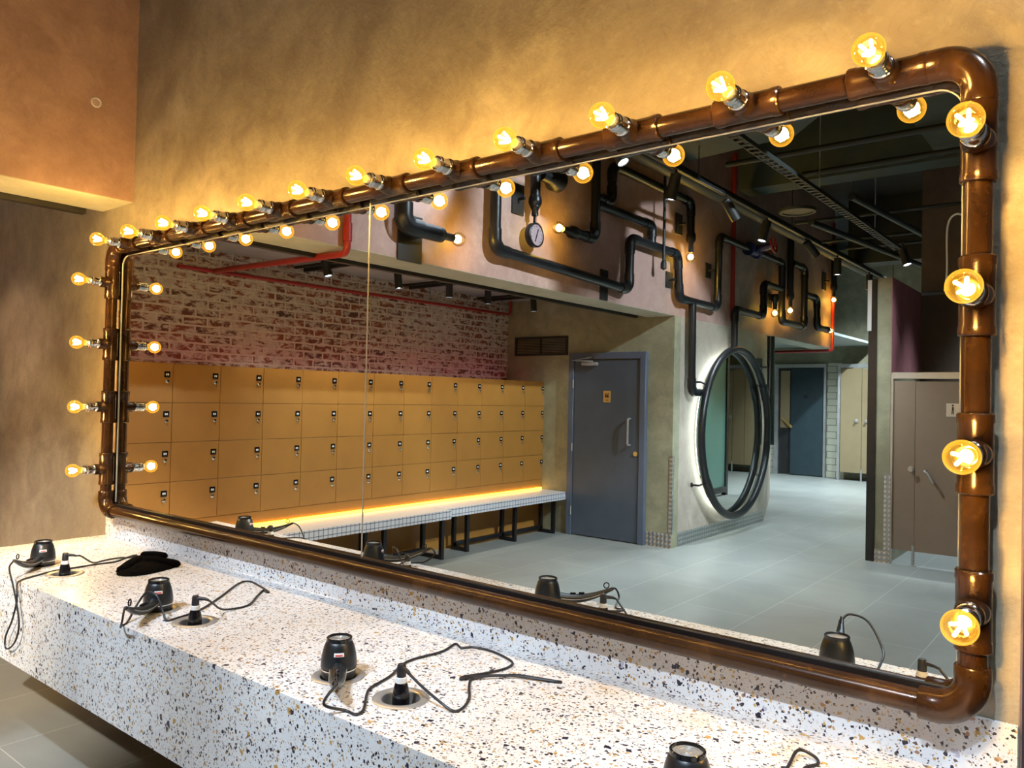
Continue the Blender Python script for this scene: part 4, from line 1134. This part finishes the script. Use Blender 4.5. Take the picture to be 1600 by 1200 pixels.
YS = -7.14
cb = thing('toilet_cubicle', 'taupe toilet cubicle front with silver head rail', 'cubicle', (-1.0, YS, 0))
MB().box(-1.76, 1.2, YS - 0.03, YS + 0.012, 1.965, 2.03).build('head_rail', 'alu', cb, smooth=False)
MB().box(-1.76, -1.735, YS - 0.03, YS + 0.012, 0.0, 1.965).build('wall_channel', 'alu', cb, smooth=False)
pn = MB().box(-1.735, -1.522, YS - 0.02, YS, 0.155, 1.94).build('side_panel', 'cubicle', cb, smooth=False)
MB().lathe([(0, 0), (0.03, 0), (0.03, 0.008), (0.016, 0.012), (0.016, 0.03), (0.024, 0.034), (0.024, 0.05), (0, 0.052)], (-1.555, YS, 1.015), (0, 1, 0), 20).build('lock_knob', 'steel', pn)
dr = MB().box(-1.518, -0.80, YS - 0.02, YS, 0.155, 1.935).build('door', 'cubicle', cb, smooth=False)
MB().sweep([(-1.42, YS, 1.005), (-1.42, YS + 0.045, 1.0), (-1.395, YS + 0.05, 0.99), (-1.335, YS + 0.05, 0.885)], 0.013, 10).build('lever', 'steel', dr)
sg = MB().box(-1.235, -1.115, YS, YS + 0.004, 1.575, 1.712, 0.002, 1).build('sign', 'alu', dr)
MB().lathe([(0, 0), (0.010, 0), (0, 0.002)], (-1.175, YS + 0.0045, 1.690), (0, 1, 0), 14).sweep([(-1.175, YS + 0.005, 1.675), (-1.175, YS + 0.005, 1.640)], 0.008, 8).sweep([(-1.180, YS + 0.005, 1.640), (-1.182, YS + 0.005, 1.60)], 0.004, 6).sweep([(-1.170, YS + 0.005, 1.640), (-1.168, YS + 0.005, 1.60)], 0.004, 6).build('pictogram', 'service', sg)
pn = MB().box(-0.795, 1.2, YS - 0.02, YS, 0.155, 1.94).build('side_panel', 'cubicle', cb, smooth=False)
for x in (-1.53, -0.79): MB().sweep([(x, YS - 0.01, 0.0), (x, YS - 0.01, 0.215)], 0.016, 14).lathe([(0.034, 0), (0.034, 0.008), (0.016, 0.014)], (x, YS - 0.01, 0), (0, 0, 1), 18).build('foot', 'steel', cb)

YF = -16.6
d2 = struct('door_2', MB().box(-6.02, -5.28, YF + 0.004, YF + 0.06, 0.02, 2.50), 'fardoor'); d2['label'] = 'dark teal door at the far end of the corridor'
MB().box(-6.42, -6.32, YF, YF + 0.08, 0, 2.60).box(-5.27, -5.22, YF, YF + 0.08, 0, 2.60).box(-6.32, -5.27, YF, YF + 0.08, 2.52, 2.60).build('door_frame', 'alu', d2, smooth=False)
MB().box(-6.32, -6.03, YF + 0.002, YF + 0.012, 0.02, 2.50).build('dark_opening', 'blackmat', d2, smooth=False)
MB().box(-6.28, -6.06, YF + 0.012, YF + 0.02, 1.1, 2.45).build('inner_panel', 'beige', d2, smooth=False)
sgn = MB().box(-5.72, -5.64, YF + 0.06, YF + 0.065, 1.80, 1.88).build('sign', 'blackmat', d2, smooth=False)
MB().sweep([(-6.24, YF + 0.03, 1.32), (-5.98, YF + 0.12, 1.12)], 0.03, 8).build('lever', 'gold', d2)
struct('wall_tile_pier', MB().box(-5.21, -4.90, YF, YF + 0.02, 0, 2.62), 'walltile')
struct('wall_tile_left', MB().box(-6.95, -6.43, YF, YF + 0.02, 0, 2.62), 'walltile')
cf = thing('toilet_cubicle', 'beige cubicle row at the far end of the corridor', 'cubicle', (-3.0, YF + 0.6, 0))
yy = YF + 0.35
MB().box(-4.88, 0.6, yy - 0.03, yy + 0.02, 2.50, 2.58).build('head_rail', 'alu', cf, smooth=False)
MB().box(-4.88, -4.83, yy - 0.03, yy + 0.02, 0.0, 2.50).build('wall_channel', 'alu', cf, smooth=False)
for k in range(6):
    x0 = -4.82 + k * 0.88
    MB().box(x0, x0 + 0.30 if k else x0 + 0.44, yy - 0.02, yy, 0.18, 2.48).build('panel', 'beige', cf, smooth=False)
    d = MB().box(x0 + (0.31 if k else 0.45), x0 + 0.87, yy - 0.02, yy, 0.18, 2.46).build('door', 'beige', cf, smooth=False)
    xk = x0 + (0.36 if k else 0.55)
    MB().lathe([(0.04, 0), (0.04, 0.01), (0.02, 0.015), (0.03, 0.05), (0, 0.055)], (xk, yy, 1.32), (0, 1, 0), 14).build('knob', 'steel', d)
    MB().box(xk + 0.25, xk + 0.36, yy, yy + 0.005, 1.9, 2.1).build('sign', 'alu', d, smooth=False)
    MB().sweep([(x0 + (0.305 if k else 0.445), yy - 0.01, 0), (x0 + (0.305 if k else 0.445), yy - 0.01, 0.26)], 0.02, 10).build('foot', 'steel', cf)
    if k == 0: MB().lathe([(0.04, 0), (0.04, 0.01), (0.02, 0.015), (0.03, 0.05), (0, 0.055)], (x0 + 0.34, yy, 1.32), (0, 1, 0), 14).build('knob', 'steel', cf)
